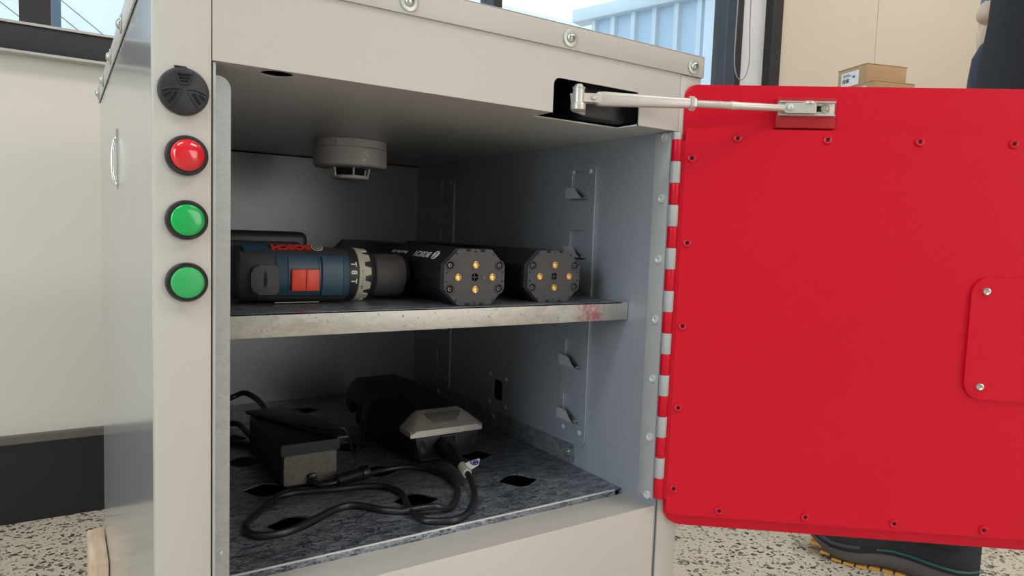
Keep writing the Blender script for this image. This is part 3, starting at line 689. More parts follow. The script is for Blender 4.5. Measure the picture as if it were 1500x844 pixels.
# ================================================================== tube batteries
def emblem(O, U, V, r, m, parent):
    """ring with an armature sign inside"""
    U, V = Vector(U).normalized(), Vector(V).normalized(); W = U.cross(V)
    ring = tube([O + U * r * math.cos(i * PI / 12) + V * r * math.sin(i * PI / 12) for i in range(24)], r * .10, closed=True, smooth_path=False)
    e = part('emblem', ring, m, parent, world=True)
    b = bmesh.new()
    for s in (-1, 1):
        prism([(s * r * .42 - r * .08, -r * .62), (s * r * .42 + r * .08, -r * .62), (s * r * .42 + r * .08, r * .62), (s * r * .42 - r * .08, r * .62)], O, U, V, W, r * .1, bm=b)
    prism([(-r * .42, -r * .09), (r * .42, -r * .09), (r * .42, r * .09), (-r * .42, r * .09)], O, U, V, W, r * .1, bm=b)
    for s in (-1, 1):
        for k in (-1, 1):
            pass
    part('emblem', b, m, parent)
def battery(cx, y0, length, label, text):
    z0 = SZ; h = .0575; w = .0715; zc = z0 + h / 2
    t = thing('battery_pack', label, 'battery', (cx, y0, z0), group='long black bicycle batteries on the shelf')
    ch = .0165
    oct_ = [(-w / 2 + ch, -h / 2), (w / 2 - ch, -h / 2), (w / 2, -h / 2 + ch), (w / 2, h / 2 - ch), (w / 2 - ch, h / 2), (-w / 2 + ch, h / 2), (-w / 2, h / 2 - ch), (-w / 2, -h / 2 + ch)]
    oc = Vector((cx, 0, zc))
    part('casing', prism(oct_, (cx, y0 + .008, zc), X, Z, Y, length - .008, bev=.0012), batt_black, t)
    # raised rails down the casing
    for s in (-1, 1):
        part('rail', box(cx + s * .0355 - .0012, cx + s * .0355 + .0012, y0 + .01, y0 + length - .004, zc - .006, zc + .006, .0005), batt_black, t)
    part('rear_cap', prism([(p[0] * 1.015, p[1] * 1.0) for p in oct_], (cx, y0 + length - .012, zc), X, Z, Y, .014, bev=.003), batt_black, t)
    ho = [(p[0] * .985, p[1] * .985) for p in oct_]
    holes = [circ(0, 0, .0042, 20)] + [circ(a, b, .0036, 16) for a, b in ((-.0288, .0120), (.0288, .0120), (-.0288, -.0120), (.0288, -.0120))]
    ep = plate(ho, holes, .0075, (cx, y0 + .0038, zc), X, Z, .0)
    part('end_plate', ep, end_grey, t, label='charcoal octagonal end plate')
    part('end_rim', prism(oct_, (cx, y0 + .0045, zc), X, Z, Y, .004, bev=.0008), end_grey, t)
    c4 = finish(lathe([(.0038, 0), (.0038, .0012), (.0030, .0016), (.0022, .0010), (.0020, .0002), (0, .0002)], n=20)); c4.materials.append(brass)
    sc = finish(lathe([(.0026, 0), (.0026, .0014), (.0021, .0022), (.0013, .0022), (.0011, .0008), (0, .0008)], n=16)); sc.materials.append(screw_m)
    cup = tube([(.0047 * math.cos(i * PI / 10), .0047 * math.sin(i * PI / 10), .0004) for i in range(20)], .0007, closed=True, smooth_path=False); cup.materials.append(end_grey)
    e = axis_mat((0, -1, 0)).to_euler()
    for a, b in ((0, .0125), (0, -.0125), (-.0200, 0), (.0200, 0)): part('brass_insert', c4, brass, t, loc=(cx + a, y0, zc + b), rot=e, label='round brass insert')
    for a, b in ((-.0288, .0120), (.0288, .0120), (-.0288, -.0120), (.0288, -.0120)):
        part('screw', sc, screw_m, t, loc=(cx + a, y0 + .0025, zc + b), rot=e)
        part('screw_boss', cup, end_grey, t, loc=(cx + a, y0, zc + b), rot=e)
    cr = bmesh.new(); box(cx - .0004, cx + .0004, y0 + .0006, y0 + .003, zc - .004, zc + .004, bm=cr); box(cx - .004, cx + .004, y0 + .0006, y0 + .003, zc - .0004, zc + .0004, bm=cr)
    part('socket_cross', cr, end_grey, t)
    part('socket', lathe([(.0041, 0), (.0041, .0002), (0, .0002)], (cx, y0 + .0044, zc), (0, -1, 0), 20), dark_void, t)
    pin = finish(lathe([(.0010, 0), (.0010, .0003), (0, .0003)], n=10)); pin.materials.append(dark_void)
    for a, b in ((-.0215, .0235), (.0215, .0235), (-.0215, -.0235), (.0215, -.0235), (0, .0262), (0, -.0262), (-.0325, .0045), (.0325, .0045), (-.0325, -.0045), (.0325, -.0045)):
        part('pin_hole', pin, dark_void, t, loc=(cx + a, y0 - .0001, zc + b), rot=e)
    for a in (-.0085, .0085):
        for s in (-1, 1): part('key_slot', box(cx + a - .0025, cx + a + .0025, y0 - .0004, y0 + .004, zc + s * .0272 - .0013, zc + s * .0272 + .0013, .0003), dark_void, t)
    if text:
        part('drain_dot', lathe([(.0022, 0), (.0020, .0003), (0, .0003)], (cx + .0105, y0, zc - .0005), (0, -1, 0), 16), black_gl, t)
        q = Vector((-1, 0, 1)).normalized(); nv = Vector((-1, 0, 1)).normalized()
        P = Vector((cx - w / 2 + ch / 2, 0, zc + h / 2 - ch / 2)) + nv * .0003
        Ux = Vector((0, 1, 0)); Vx = Vector((-1, 0, -1))
        emblem(P + Y * (y0 + .035), Ux, Vx, .0052, white_ink, t)
        part('lettering', text_me('BOSCH', .0105, P + Y * (y0 + .066), Ux, Vx, .0002, bold=.0003, sx=1.1), white_ink, t)
        part('lettering', text_me('PowerTube 500', .0062, P + Y * (y0 + .125), Ux, Vx, .0002, shear=.2), end_grey if False else white_ink, t)
    return t
battery(.2604, .0705, .345, 'long black battery with white BOSCH lettering, the one nearest the drill', True)
battery(.3645, .0765, .345, 'long black battery on the right end of the shelf near the side bracket', False)

# ================================================================== drill, lying on its side
dr = thing('cordless_drill', 'blue and charcoal cordless drill with orange red switch lying on the shelf', 'drill', (.12, .15, SZ))
AY, AZ = .152, .1878
def dring(x, hy, hz, n=40, e=2.7, dz=0):
    z = AZ + dz - (x - .04) * .022
    return [Vector((x, AY + p, z + q)) for p, q in sup(hy, hz, n, e)]
part('motor_housing', loft([dring(.0400, .018, .017), dring(.0415, .024, .021), dring(.0450, .029, .025), dring(.054, .0325, .0268), dring(.078, .0345, .0275), (dring(.12, .034, .0275)), dring(.140, .032, .0265), dring(.1475, .0300, .0262)]), drill_grey, dr)
# blue shell over the top of the gearbox: a band of the housing skin facing the front
def shell(x0, x1, a0, a1, off, m, nm, e=2.7, hy=.0345, hz=.0272, n=12, taper=(0, 0)):
    rings = []
    for k, x in enumerate((x0, x0 + .002, x1 - .002, x1)):
        o_ = off if k in (1, 2) else off * .4
        outer = sup(hy + o_, hz + o_, n, e, a0, a1, False); inner = sup(hy - .003, hz - .003, n, e, a0, a1, False)[::-1]
        z = AZ - (x - .04) * .022
        rings.append([Vector((x, AY + p, z + q)) for p, q in outer + inner])
    return part(nm, loft(rings), m, dr)
shell(.0745, .1455, PI - .62, PI + .62, .0016, blue_pl, 'gear_cover')
shell(.0840, .1160, PI - .50, PI + .50, .0024, blue_pl, 'switch_track')
shell(.1160, .1400, PI - .52, PI + .52, .0042, blue_pl, 'gear_hump', hy=.0335)
shell(.0480, .0700, PI - 1.25, PI - .80, .0010, blue_pl, 'side_inlay')
shell(.0600, .1440, PI + .78, PI + 1.1, .0012, drill_grey, 'side_rib')
part('speed_switch', box(.0880, .1142, AY - .0400, AY - .034, .1718, .1925, .0012), orange_red, dr, label='orange red slide switch')
part('switch_ridge', box(.1010, .1030, AY - .0415, AY - .038, .1730, .1915, .0008), orange_red, dr)
part('switch_mark', text_me('2', .006, (.0945, AY - .0402, .182), (-1, 0, 0), (0, 0, -1), .0002), red_ink, dr)
# rear black cap with slot
part('rear_cap', prism(rrect(.0520, .0765, .1690, .1962, (.007, .002, .002, .007)), (0, AY - .0385, 0), X, Z, Y, .012, bev=.0018), drill_grey, dr)
part('cap_slot', prism([(.0643, .1745), (.0656, .178), (.0660, .183), (.0656, .188), (.0643, .1915), (.0630, .188), (.0626, .183), (.0630, .178)], (0, AY - .0388, 0), X, Z, Y, .001), dark_void, dr)
zz = lambda x: AZ - (x - .04) * .022
adv = Vector((1, 0, -.022)).normalized()
cen = lambda x: Vector((x, AY, zz(x)))
part('mode_ring', lathe([(.0262, 0), (.0278, .001), (.0278, .0105), (.0268, .0115)], cen(.1465), adv, 56), black_pl, dr)
part('torque_ring', lathe([(.0268, 0), (.0276, .0006), (.0270, .0065), (.0262, .0070)], cen(.1582), adv, 56), ring_white, dr)
part('clutch_collar', lathe([(.0252, 0), (.0250, .008), (.0232, .0125), (.0215, .0145)], cen(.1640), adv, 48), black_pl, dr)
tooth = []
tb = bmesh.new(); Mx = axis_mat(adv)
for k in range(11):
    a = k * 2 * PI / 11 + .10
    n_ = Mx @ Vector((math.cos(a), math.sin(a), 0)); t_ = adv.cross(n_)
    prism([(-.0052, 0), (.0052, 0), (.0034, .0068), (-.0034, .0068)], cen(.1645) + n_ * .0240, t_, adv, n_, .0024, bm=tb)
part('torque_teeth', tb, ring_white, dr)
part('chuck', lathe([(.0195, 0), (.0215, .0008), (.0222, .003), (.0222, .030), (.0210, .034)], cen(.1782), adv, 48), chuck_m, dr)
part('chuck_nose', lathe([(.0210, 0), (.0200, .0035), (.0185, .0060), (.0150, .0085), (.0060, .0090), (.0058, .006), (0, .006)], cen(.2122), adv, 40), black_gl, dr)
part('chuck_band', lathe([(.0224, 0), (.0224, .0008)], cen(.1800), adv, 40), chuck_m, dr)
# white mode symbols on the dark ring, tick marks and digits on the torque ring
def onring(x, a, r):
    n_ = Vector((0, -math.cos(a), math.sin(a))); return cen(x) + n_ * r, n_, Vector((0, math.sin(a), math.cos(a)))
for s_, a in (('T', .42), ('8', .12), ('T', -.20)):
    P, n_, v_ = onring(.1525, a, .0279); part('mode_symbol', text_me(s_, .0082, P, (0, 0, 0) if False else -v_, (1, 0, 0) if s_ != '8' else (1, 0, 0), .0002, bold=.0002), white_ink, dr)
for s_, a in (('1', .18), ('5', -.42)):
    P, n_, v_ = onring(.1618, a, .0275); part('digit', text_me(s_, .0048, P, -X, -v_, .0002), ink, dr)
for k in range(5):
    P, n_, v_ = onring(.1622, .06 - k * .085, .0273); b = bmesh.new(); prism([(-.0008, -.0002), (.0008, -.0002), (.0008, .0002), (-.0008, .0002)], P, X, v_, -n_ * -1, .0003, bm=b); part('tick_mark', b, ink, dr)
# lettering on the upward side
aa = .98
P = Vector((.1035, AY - .0205, AZ + .0262 - (.1035 - .04) * .022)); nn = Vector((0, -.52, .85)).normalized(); vv = Vector((0, -.85, -.52)).normalized()
P = P + nn * .0006
part('lettering', text_me('BOSCH', .0108, P + X * -.0115 - nn * .0006, (-1, 0, 0), vv, .0003, bold=.0006, sx=1.05), red_ink, dr)
Pe = P + X * .0135 - nn * .0006
part('emblem_disc', lathe([(.0056, 0), (.0056, .0005), (0, .0006)], Pe - nn * .0004, nn, 28, sy=1), ring_white, dr)
emblem(Pe + nn * .0004, (-1, 0, 0), vv, .0040, ink, dr)
# grip and battery behind
gr = []
for f_, y in ((0, .17), (.15, .185), (.4, .225), (.7, .262), (1, .297)):
    gr.append([Vector((.098 + f_ * .006 + p, y, AZ - .006 + q)) for p, q in sup(.022 - .004 * math.sin(f_ * PI), .0165, 24, 2.3)])
part('grip', loft(gr), drill_grey, dr)
part('battery', box(.0425, .1572, .292, .352, SZ + .0005, .2255, .008, 3), black_pl, dr)
part('battery_shoe', box(.055, .148, .284, .300, SZ + .006, .214, .006, 3), drill_grey, dr)
part('battery_rib', box(.06, .15, .2905, .293, .196, .2005, .001), drill_grey, dr)
part('rating_label', prism(rrect(.076, .118, 0, .0016, .0005), (0, AY - .026, SZ + .0012), X, Y * .8 + Z * .1, (0, 0, 1), .0006), ring_white, dr)

# ================================================================== charger with silver front
F0 = ZP
chg = thing('battery_charger', 'black battery charger with a silver front cap on the cabinet floor', 'charger', (.315, .33, F0))
def crr(y, x0, x1, z0, z1, r): return [Vector((p, y, q)) for p, q in rrect(x0, x1, z0, z1, r, 4)]
part('body', loft([crr(.236, .284, .363, F0 + .004, F0 + .040, .006), crr(.240, .279, .368, F0 + .001, F0 + .046, .008), crr(.262, .274, .372, F0 + .0005, F0 + .050, .009), crr(.32, .270, .372, F0 + .0005, F0 + .053, .010),
                 crr(.40, .268, .370, F0 + .0005, F0 + .056, .011), crr(.425, .270, .368, F0 + .001, F0 + .054, .012), crr(.432, .276, .362, F0 + .006, F0 + .046, .012)]), charger_bl, chg)
def quad_ring(y, xa, xb, za, xc, xd, zb): 
    return [Vector((xa, y, za)), Vector((xb, y, za)), Vector((xd, y, zb)), Vector((xc, y, zb))]
def hoodsec(y, xa, xb, xc, xd, z0, z1, dy=0):
    return [Vector((xa, y, F0 + z0 - .006)), Vector((xb, y, F0 + z0 - .006)), Vector((xb, y, F0 + z0)), Vector((xd + .004, y + dy, F0 + z1 - .004)), Vector((xd - .003, y + dy, F0 + z1)), Vector((xc + .003, y + dy, F0 + z1)), Vector((xc - .004, y + dy, F0 + z1 - .004)), Vector((xa, y, F0 + z0))]
top = loft([hoodsec(.262, .2675, .3725, .287, .352, .0440, .0620), hoodsec(.32, .2665, .3730, .285, .352, .0450, .0655), hoodsec(.40, .2650, .3715, .280, .350, .0470, .0700),
            hoodsec(.455, .2650, .3690, .280, .344, .0460, .0690), hoodsec(.468, .268, .365, .285, .340, .0450, .0640)])
part('hood', top, charger_bl, chg)
part('rear_roll', lathe([(.010, 0), (.0135, .004), (.0135, .084), (.010, .088)], (.272, .462, F0 + .034), (1, 0, 0), 24, sy=1.5), charger_bl, chg)
cap = loft([hoodsec(.2315, .2685, .3710, .274, .366, .0425, .0440, .001), hoodsec(.2335, .2680, .3720, .276, .364, .0435, .0470, .002), hoodsec(.243, .2675, .3725, .284, .355, .0438, .0600, .006), hoodsec(.2625, .2675, .3727, .287, .352, .0440, .0625)])
part('front_cap', cap, charger_sv, chg, label='silver grey sloping front cap')
# inset trapezoid on the sloped cap face
s0 = Vector((.2680, .2370, F0 + .0480)); Ui = X; Vi = Vector((0, .0136, .0128)).normalized(); Wi = Ui.cross(Vi)
part('cap_inset', prism([(.037, .0030), (.068, .0030), (.075, .0100), (.080, .0180), (.026, .0180), (.031, .0100)], s0 + Wi * .0009, Ui, Vi, Wi, .0008, bev=.0003), charger_sv2, chg)
part('front_face', prism([(.283, F0 + .006), (.362, F0 + .006), (.368, F0 + .037), (.276, F0 + .037)], (0, .2375, 0), X, Z, (0, -1, 0), .003, bev=.0006), charger_bl, chg)
sk_ = bmesh.new()
for a, b, c, e in ((.312, .3145, F0 + .016, F0 + .034), (.322, .324, F0 + .016, F0 + .034), (.3315, .334, F0 + .012, F0 + .034), (.312, .334, F0 + .0325, F0 + .0345), (.312, .334, F0 + .0155, F0 + .0172)): box(a, b, .2315, .236, c, e, .0004, bm=sk_)
part('socket_frame', sk_, end_grey, chg)
part('socket_hole', box(.313, .333, .2336, .2346, F0 + .016, F0 + .034), dark_void, chg)
for px in (.2865, .3595): part('side_button', lathe([(.0042, 0), (.0040, .0015), (0, .0018)], (px, .2345, F0 + .022), (0, -1, 0), 20, sx=1, sy=2.1), black_gl, chg)

# ================================================================== power adapter (left)
ad = thing('power_adapter', 'black brick power adapter with brown grey front, left on the cabinet floor', 'adapter', (.142, .30, F0))
part('body', box(.1105, .1760, .229, .388, F0 + .0005, F0 + .0485, .005, 3), charger_bl, ad)
part('front_face', prism(rrect(.1135, .1735, F0 + .003, F0 + .0375, .003), (0, .2295, 0), X, Z, (0, -1, 0), .0012, bev=.0003), adapt_face, ad, label='brown grey front face')
part('front_hood', prism(rrect(.110, .177, F0 + .0375, F0 + .0505, .002), (0, .232, 0), X, Z, (0, -1, 0), .0042, bev=.0008), charger_bl, ad)
part('wing', prism([(.107, .392), (.107, .384), (.1745, .2285), (.187, .2285), (.187, .30), (.155, .392)], (0, 0, F0 + .0490), X, Y, Z, .0035, bev=.0008), black_pl, ad)
part('lettering', text_me('OUTPUT', .0035, (.134, .275, F0 + .0489), (.5, -.85, 0), (.85, .5, 0), .0001), end_grey, ad)
part('socket', box(.1400, .1490, .2225, .229, F0 + .002, F0 + .0145, .001), black_gl, ad)
for k in range(3): part('socket_rib', box(.1392, .1498, .2220, .2285, F0 + .004 + k * .0034, F0 + .0052 + k * .0034, .0003), black_pl, ad)
part('rating_label', prism([(.180, .262), (.192, .270), (.190, .290), (.180, .285)], (0, 0, F0 + .0500), X, Y, Z, .0005), end_grey, ad)

# ================================================================== cables
zr = F0 + .0036
cc = thing('charging_cable', 'black charging cable looped in front of the charger with a white tag', 'cable', (.19, .12, F0))
seg1 = [(.1445, .2215, zr + .004), (.1470, .2120, zr + .002), (.1560, .2085, zr + .002), (.1672, .2080, zr + .003)]
part('plug_lead', tube(catmull(seg1, 5), .0035, smooth_path=False), cable_m, cc)
part('inline_coupler', lathe([(.0042, 0), (.0066, .002), (.0072, .010), (.0068, .032), (.0060, .036)], (.1655, .2075, zr + .0045), (.95, .30, 0), 24), cable_m, cc)
part('coupler_nut', lathe([(.0072, 0), (.0076, .001), (.0076, .009), (.0066, .010)], (.1995, .2185, zr + .0045), (.95, .25, 0), 24), cable_m, cc)
rest = [(.205, .2205, zr + .003), (.215, .2235, zr + .001), (.232, .2285, zr), (.250, .2290, zr), (.267, .2235, zr), (.282, .2080, zr), (.2905, .1780, zr), (.2880, .150, zr), (.2790, .1270, zr), (.2600, .0990, zr), (.246, .0885, zr), (.2313, .0855, zr + .006),
        (.2134, .0945, zr + .004), (.1990, .1060, zr), (.1848, .1170, zr), (.1727, .1335, zr), (.1610, .1430, zr), (.1500, .1430, zr), (.1390, .1395, zr), (.1155, .1255, zr), (.0922, .1125, zr), (.0732, .1100, zr), (.0585, .1150, zr), (.0530, .1290, zr),
        (.0565, .1480, zr), (.0713, .1690, zr), (.0963, .1990, zr), (.1100, .2050, zr), (.1241, .2050, zr), (.1582, .1950, zr), (.1860, .1905, zr), (.2060, .1830, zr), (.2160, .1720, zr), (.2210, .1530, zr), (.2180, .1350, zr), (.2110, .1130, zr + .002), (.2080, .0900, zr + .001),
        (.2110, .0745, zr), (.2200, .0660, zr), (.2368, .0590, zr), (.2520, .0635, zr), (.2650, .0740, zr), (.2840, .0980, zr), (.2950, .1180, zr + .002), (.3010, .1360, zr + .006), (.3045, .1500, zr + .009)]
part('cord', tube(catmull(rest, 4), .0036, smooth_path=False), cable_m, cc)
part('plug_boot', tube([(.3040, .1500, zr + .0088), (.3085, .171, zr + .0112)], .0056, smooth_path=False), ring_white, cc, label='white cable tag sleeve')
part('white_tag', prism([(0, -.0055), (.014, -.0045), (.024, .003), (.014, .0060), (0, .0060)], (.308, .1555, zr + .0145), Vector((.90, .28, .10)).normalized(), Vector((-.28, .80, .35)).normalized(), (0, 0, 1), .0006), paper, cc, label='white flag tag with blue mark')
tU = Vector((.90, .28, .10)).normalized(); tV = Vector((-.28, .80, .35)).normalized(); tO = Vector((.308, .1555, zr + .0155))
part('tag_mark', tube([tO + tU * (.0120 + .0052 * math.cos(i * PI / 8)) + tV * (.001 + .0040 * math.sin(i * PI / 8)) for i in range(16)], .0007, closed=True, smooth_path=False), blue_ink, cc)
part('tag_mark', prism([(.0085, -.001), (.0155, -.001), (.0155, .0005), (.0125, .003), (.0085, .0005)], tO, tU, tV, Z, .0003), blue_ink, cc)
part('plug', lathe([(.0062, 0), (.0068, .006), (.0080, .020), (.0105, .034), (.0122, .044), (.0126, .058), (.0118, .060)], (.3080, .1700, zr + .0108), (.14, .97, .09), 28), cable_m, cc)
part('plug_collar', lathe([(.0134, 0), (.0140, .001), (.0140, .003), (.0134, .004)], (.3160, .2260, zr + .0158), (.14, .97, .09), 28), charger_bl, cc)

ms = thing('mains_cable', 'black mains cable arching behind the power adapter at the far left', 'cable', (.12, .5, F0))
part('cord', tube(catmull([(.055, .60, zr), (.085, .585, F0 + .012), (.1196, .5525, F0 + .032), (.142, .5600, F0 + .036), (.1534, .5200, F0 + .032), (.154, .47, F0 + .024), (.150, .41, F0 + .018), (.148, .385, F0 + .016)], 6), .0042, smooth_path=False), cable_m, ms)
part('cord', tube(catmull([(.075, .515, zr), (.100, .492, zr + .006), (.1160, .478, zr + .008), (.1200, .44, zr + .005), (.123, .405, zr + .004), (.126, .386, zr + .006)], 6), .0040, smooth_path=False), cable_m, ms)
part('cord', tube(catmull([(.075, .425, zr), (.092, .425, zr), (.108, .410, zr), (.116, .386, zr + .002)], 6), .0036, smooth_path=False), cable_m, ms)
part('plug', box(.066, .098, .425, .465, F0, F0 + .011, .003), cable_m, ms)

thn = thing('thin_cable', 'thin black lead draped from the charger over the adapter', 'cable', (.24, .33, F0))
for k in (0, 1):
    part('cord', tube(catmull([(.268 + .005 * k, .36, F0 + .050), (.2600 + .006 * k, .345, F0 + .064), (.2480 + .004 * k, .335, F0 + .056), (.236 + .004 * k, .315, F0 + .034), (.222 + .004 * k, .285, F0 + .020), (.206, .262, F0 + .018 + .003 * k), (.190, .250, F0 + .054), (.170, .262, F0 + .0545), (.150, .29, F0 + .0545)], 6), .0017, smooth_path=False), cable_m, thn)

# ================================================================== timber offcut beside the cabinet
tb_ = single('timber_block', box(xl - .0245, xl - .0008, .585, .72, FZ, -.262, .0025), timber, 'short pale timber block standing on the floor against the grey cabinet side', 'block', (xl - .012, .65, FZ))

# ================================================================== workbench and boxes behind the door
BZ = .602
wbn = thing('workbench', 'plain workbench standing by the back wall behind the red door', 'table', (2.05, .72, FZ))
part('bench_top', box(1.58, 2.5, .42, 1.02, BZ - .03, BZ, .003), bench_m, wbn)
for x_ in (1.66, 2.44):
    for y_ in (.50, .98): part('leg', box(x_, x_ + .04, y_ - .02, y_ + .02, FZ, BZ - .03), alu_dark, wbn)
def cardboard(cx, cy, z0, w, dpt, h, rz, label, lab=True):
    t = thing('cardboard_box', label, 'box', (cx, cy, z0), rz, 'cardboard boxes on the workbench')
    part('carton', box(-w / 2, w / 2, -dpt / 2, dpt / 2, 0, h, .0012), card, t, world=False)
    part('flap', box(-w / 2 - .001, w / 2 + .001, -dpt / 2 - .001, .0, h, h + .002, .0004), card, t, world=False)
    part('flap', box(-w / 2 - .001, w / 2 + .001, .001, dpt / 2 + .001, h, h + .002, .0004), card, t, world=False)
    if lab:
        lb = part('label', box(-w * .36, w * .26, -dpt / 2 - .0012, -dpt / 2 - .0002, h * .10, h * .82), paper, t, world=False)
        rnd = random.Random(5)
        u = -w * .30
        while u < -w * .08:
            wd = rnd.uniform(.0008, .0024); part('barcode_bar', box(u, u + wd, -dpt / 2 - .0018, -dpt / 2 - .0011, h * .30, h * .5), ink, lb, world=False); u += wd + rnd.uniform(.001, .002)
        for q in range(3): part('print_line', box(-w * .3, w * (.02 - q * .05), -dpt / 2 - .0018, -dpt / 2 - .0011, h * (.60 + q * .05), h * (.615 + q * .05)), ink, lb, world=False)
        part('print_line', box(w * .05, w * .13, -dpt / 2 - .0018, -dpt / 2 - .0011, h * .48, h * .58), ink, lb, world=False)
    return t
# the corner nearest the camera is local (+w/2, -d/2); the labelled side faces the window
ry = math.atan2(.0854, .0287) + PI
def place_box(cx, cy, w, dp, rz):
    a = Vector((w / 2, -dp / 2)); return (cx - (a.x * math.cos(rz) - a.y * math.sin(rz)), cy - (a.x * math.sin(rz) + a.y * math.cos(rz)))
RZ = math.atan2(-.0854, -.0287) + 0
bw, bd = .105, .125
RZ = math.atan2(.5129 - .5983, 1.6636 - 1.6923)
x1_, y1_ = place_box(1.6286, .4706, .10, .125, RZ)
cardboard(x1_, y1_, BZ, .10, .125, .0445, RZ, 'lower cardboard box on the bench under the labelled carton, mostly behind the red door')
x2_, y2_ = place_box(1.6636, .5129, bw, bd, RZ)
cardboard(x2_, y2_, BZ + .047, bw, bd, .0527, RZ, 'upper cardboard box with a white barcode label seen above the red door')

# ================================================================== the person behind the door
fx, fy = -.365, .931
pr = thing('person', 'standing person in black top and dark jeans, partly hidden behind the red door', 'person', (1.286, .0725, FZ), math.atan2(.365, .931))
def skinned(name, verts, edges, radii, m, parent, sub=2, root=0):
    me = bpy.data.meshes.new(name); me.from_pydata(verts, edges, []); o = bpy.data.objects.new(name, me); C.objects.link(o)
    md = o.modifiers.new('skin', 'SKIN'); md.use_smooth_shade = True
    for i, r in enumerate(radii):
        sv = me.skin_vertices[0].data[i]; sv.radius = (r, r) if not isinstance(r, tuple) else r; sv.use_root = (i == root)
    sd = o.modifiers.new('sub', 'SUBSURF'); sd.levels = sub; sd.render_levels = sub
    dg = bpy.context.evaluated_depsgraph_get(); m2 = bpy.data.meshes.new_from_object(o.evaluated_get(dg)); bpy.data.objects.remove(o)
    m2.materials.clear(); m2.materials.append(m)
    for p in m2.polygons: p.use_smooth = True
    o2 = bpy.data.objects.new(name, m2); C.objects.link(o2); o2.parent = parent
    return o2
# local frame: +Y = facing, +X = the person's right
V_ = [(0, -.13, .96), (0, -.14, 1.10), (0, -.15, 1.28), (0, -.16, 1.43), (0, -.15, 1.52), (0, -.13, 1.60), (0, -.125, 1.70), (0, -.13, 1.755),
      (-.095, -.12, .90), (-.10, -.03, .50), (-.10, -.01, .10), (-.10, .03, .075),
      (.095, -.11, .90), (.11, -.02, .50), (.12, .02, .10), (.12, .06, .075),
      (-.17, -.16, 1.41), (-.23, -.22, 1.14), (-.22, -.16, .94), (-.215, -.15, .91),
      (.17, -.16, 1.41), (.24, -.085, 1.18), (.199, .0, 1.05), (.197, .004, 1.03)]
E_ = [(0, 1), (1, 2), (2, 3), (3, 4), (4, 5), (5, 6), (6, 7), (0, 8), (8, 9), (9, 10), (10, 11), (0, 12), (12, 13), (13, 14), (14, 15), (3, 16), (16, 17), (17, 18), (18, 19), (3, 20), (20, 21), (21, 22), (22, 23)]
R_ = [(.08, .07), (.08, .07), (.09, .07), (.09, .065), .052, (.068, .085), (.076, .095), (.055, .07), .055, .045, .032, .028, .055, .045, .032, .028, .055, .042, .032, .026, .055, .042, .032, .026]
skinned('body', V_, E_, R_, skin, pr)
# jeans
skinned('jeans', [(0, -.13, .97), (0, -.12, .90), (-.085, -.12, .84), (-.10, -.03, .50), (-.10, -.01, .12), (.115, -.052, .86), (.11, -.02, .50), (.12, .02, .12)],
        [(0, 1), (1, 2), (2, 3), (3, 4), (1, 5), (5, 6), (6, 7)], [.11, .11, .080, .068, .062, .095, .072, .064], denim, pr, root=0)
# black top reaching over the hips
skinned('jacket', [(-.04, -.145, .70), (-.03, -.155, .92), (0, -.165, 1.12), (0, -.155, 1.28), (0, -.165, 1.43), (-.17, -.165, 1.42), (-.215, -.20, 1.25), (.17, -.16, 1.42), (.21, -.185, 1.27)],
        [(0, 1), (1, 2), (2, 3), (3, 4), (4, 5), (5, 6), (4, 7), (7, 8)], [.172, .172, (.160, .14), (.16, .125), (.13, .10), .075, .066, .075, .066], jacket_m, pr, root=1)
# teal sleeves from the mid upper arm to the wrist; the right hand rests in the front pocket
skinned('sleeve', [(-.215, -.20, 1.26), (-.232, -.22, 1.14), (-.222, -.165, .97)], [(0, 1), (1, 2)], [.060, .054, .044], teal, pr)
skinned('sleeve', [(.215, -.14, 1.30), (.24, -.080, 1.18), (.199, .0, 1.035)], [(0, 1), (1, 2)], [.058, .055, .046], teal, pr)
def hand(base, dirv, palm, m, s=1.0):
    """palm plus four fingers and a thumb, one skinned surface each rooted in the palm"""
    dirv = Vector(dirv).normalized(); palm = Vector(palm).normalized(); side = dirv.cross(palm).normalized(); B = Vector(base)
    h = skinned('hand', [B, B + dirv * .035 * s, B + dirv * .078 * s], [(0, 1), (1, 2)], [(.024, .020), (.034, .018), (.038, .015)], m, pr)
    for k, (o_, l_) in enumerate(((-.028, .070), (-.0095, .080), (.0095, .074), (.027, .058))):
        P0 = B + dirv * .062 * s + side * o_ * .9; P1 = P0 + dirv * (.020 + l_ * .35); P2 = P1 + (dirv * .85 + palm * .5).normalized() * l_ * .40; P3 = P2 + (dirv * .5 + palm * .85).normalized() * l_ * .32
        skinned('finger', [P0, P1, P2, P3], [(0, 1), (1, 2), (2, 3)], [.0095, .009, .0085, .0065], m, h, sub=1)
    T0 = B + dirv * .018 - side * .020; T1 = T0 + (dirv * .7 - side * .7).normalized() * .038; T2 = T1 + (dirv * .9 + palm * .3 - side * .1).normalized() * .032; T3 = T2 + (dirv * .9 + palm * .5).normalized() * .024
    skinned('thumb', [T0, T1, T2, T3], [(0, 1), (1, 2), (2, 3)], [.012, .011, .010, .007], m, h, sub=1)
hand((-.217, -.155, .925), (0, .12, -1), (1, 0, 0), skin)
hand((.197, .004, 1.03), (-.30, -.25, -1), (-1, 0, 0), skin)
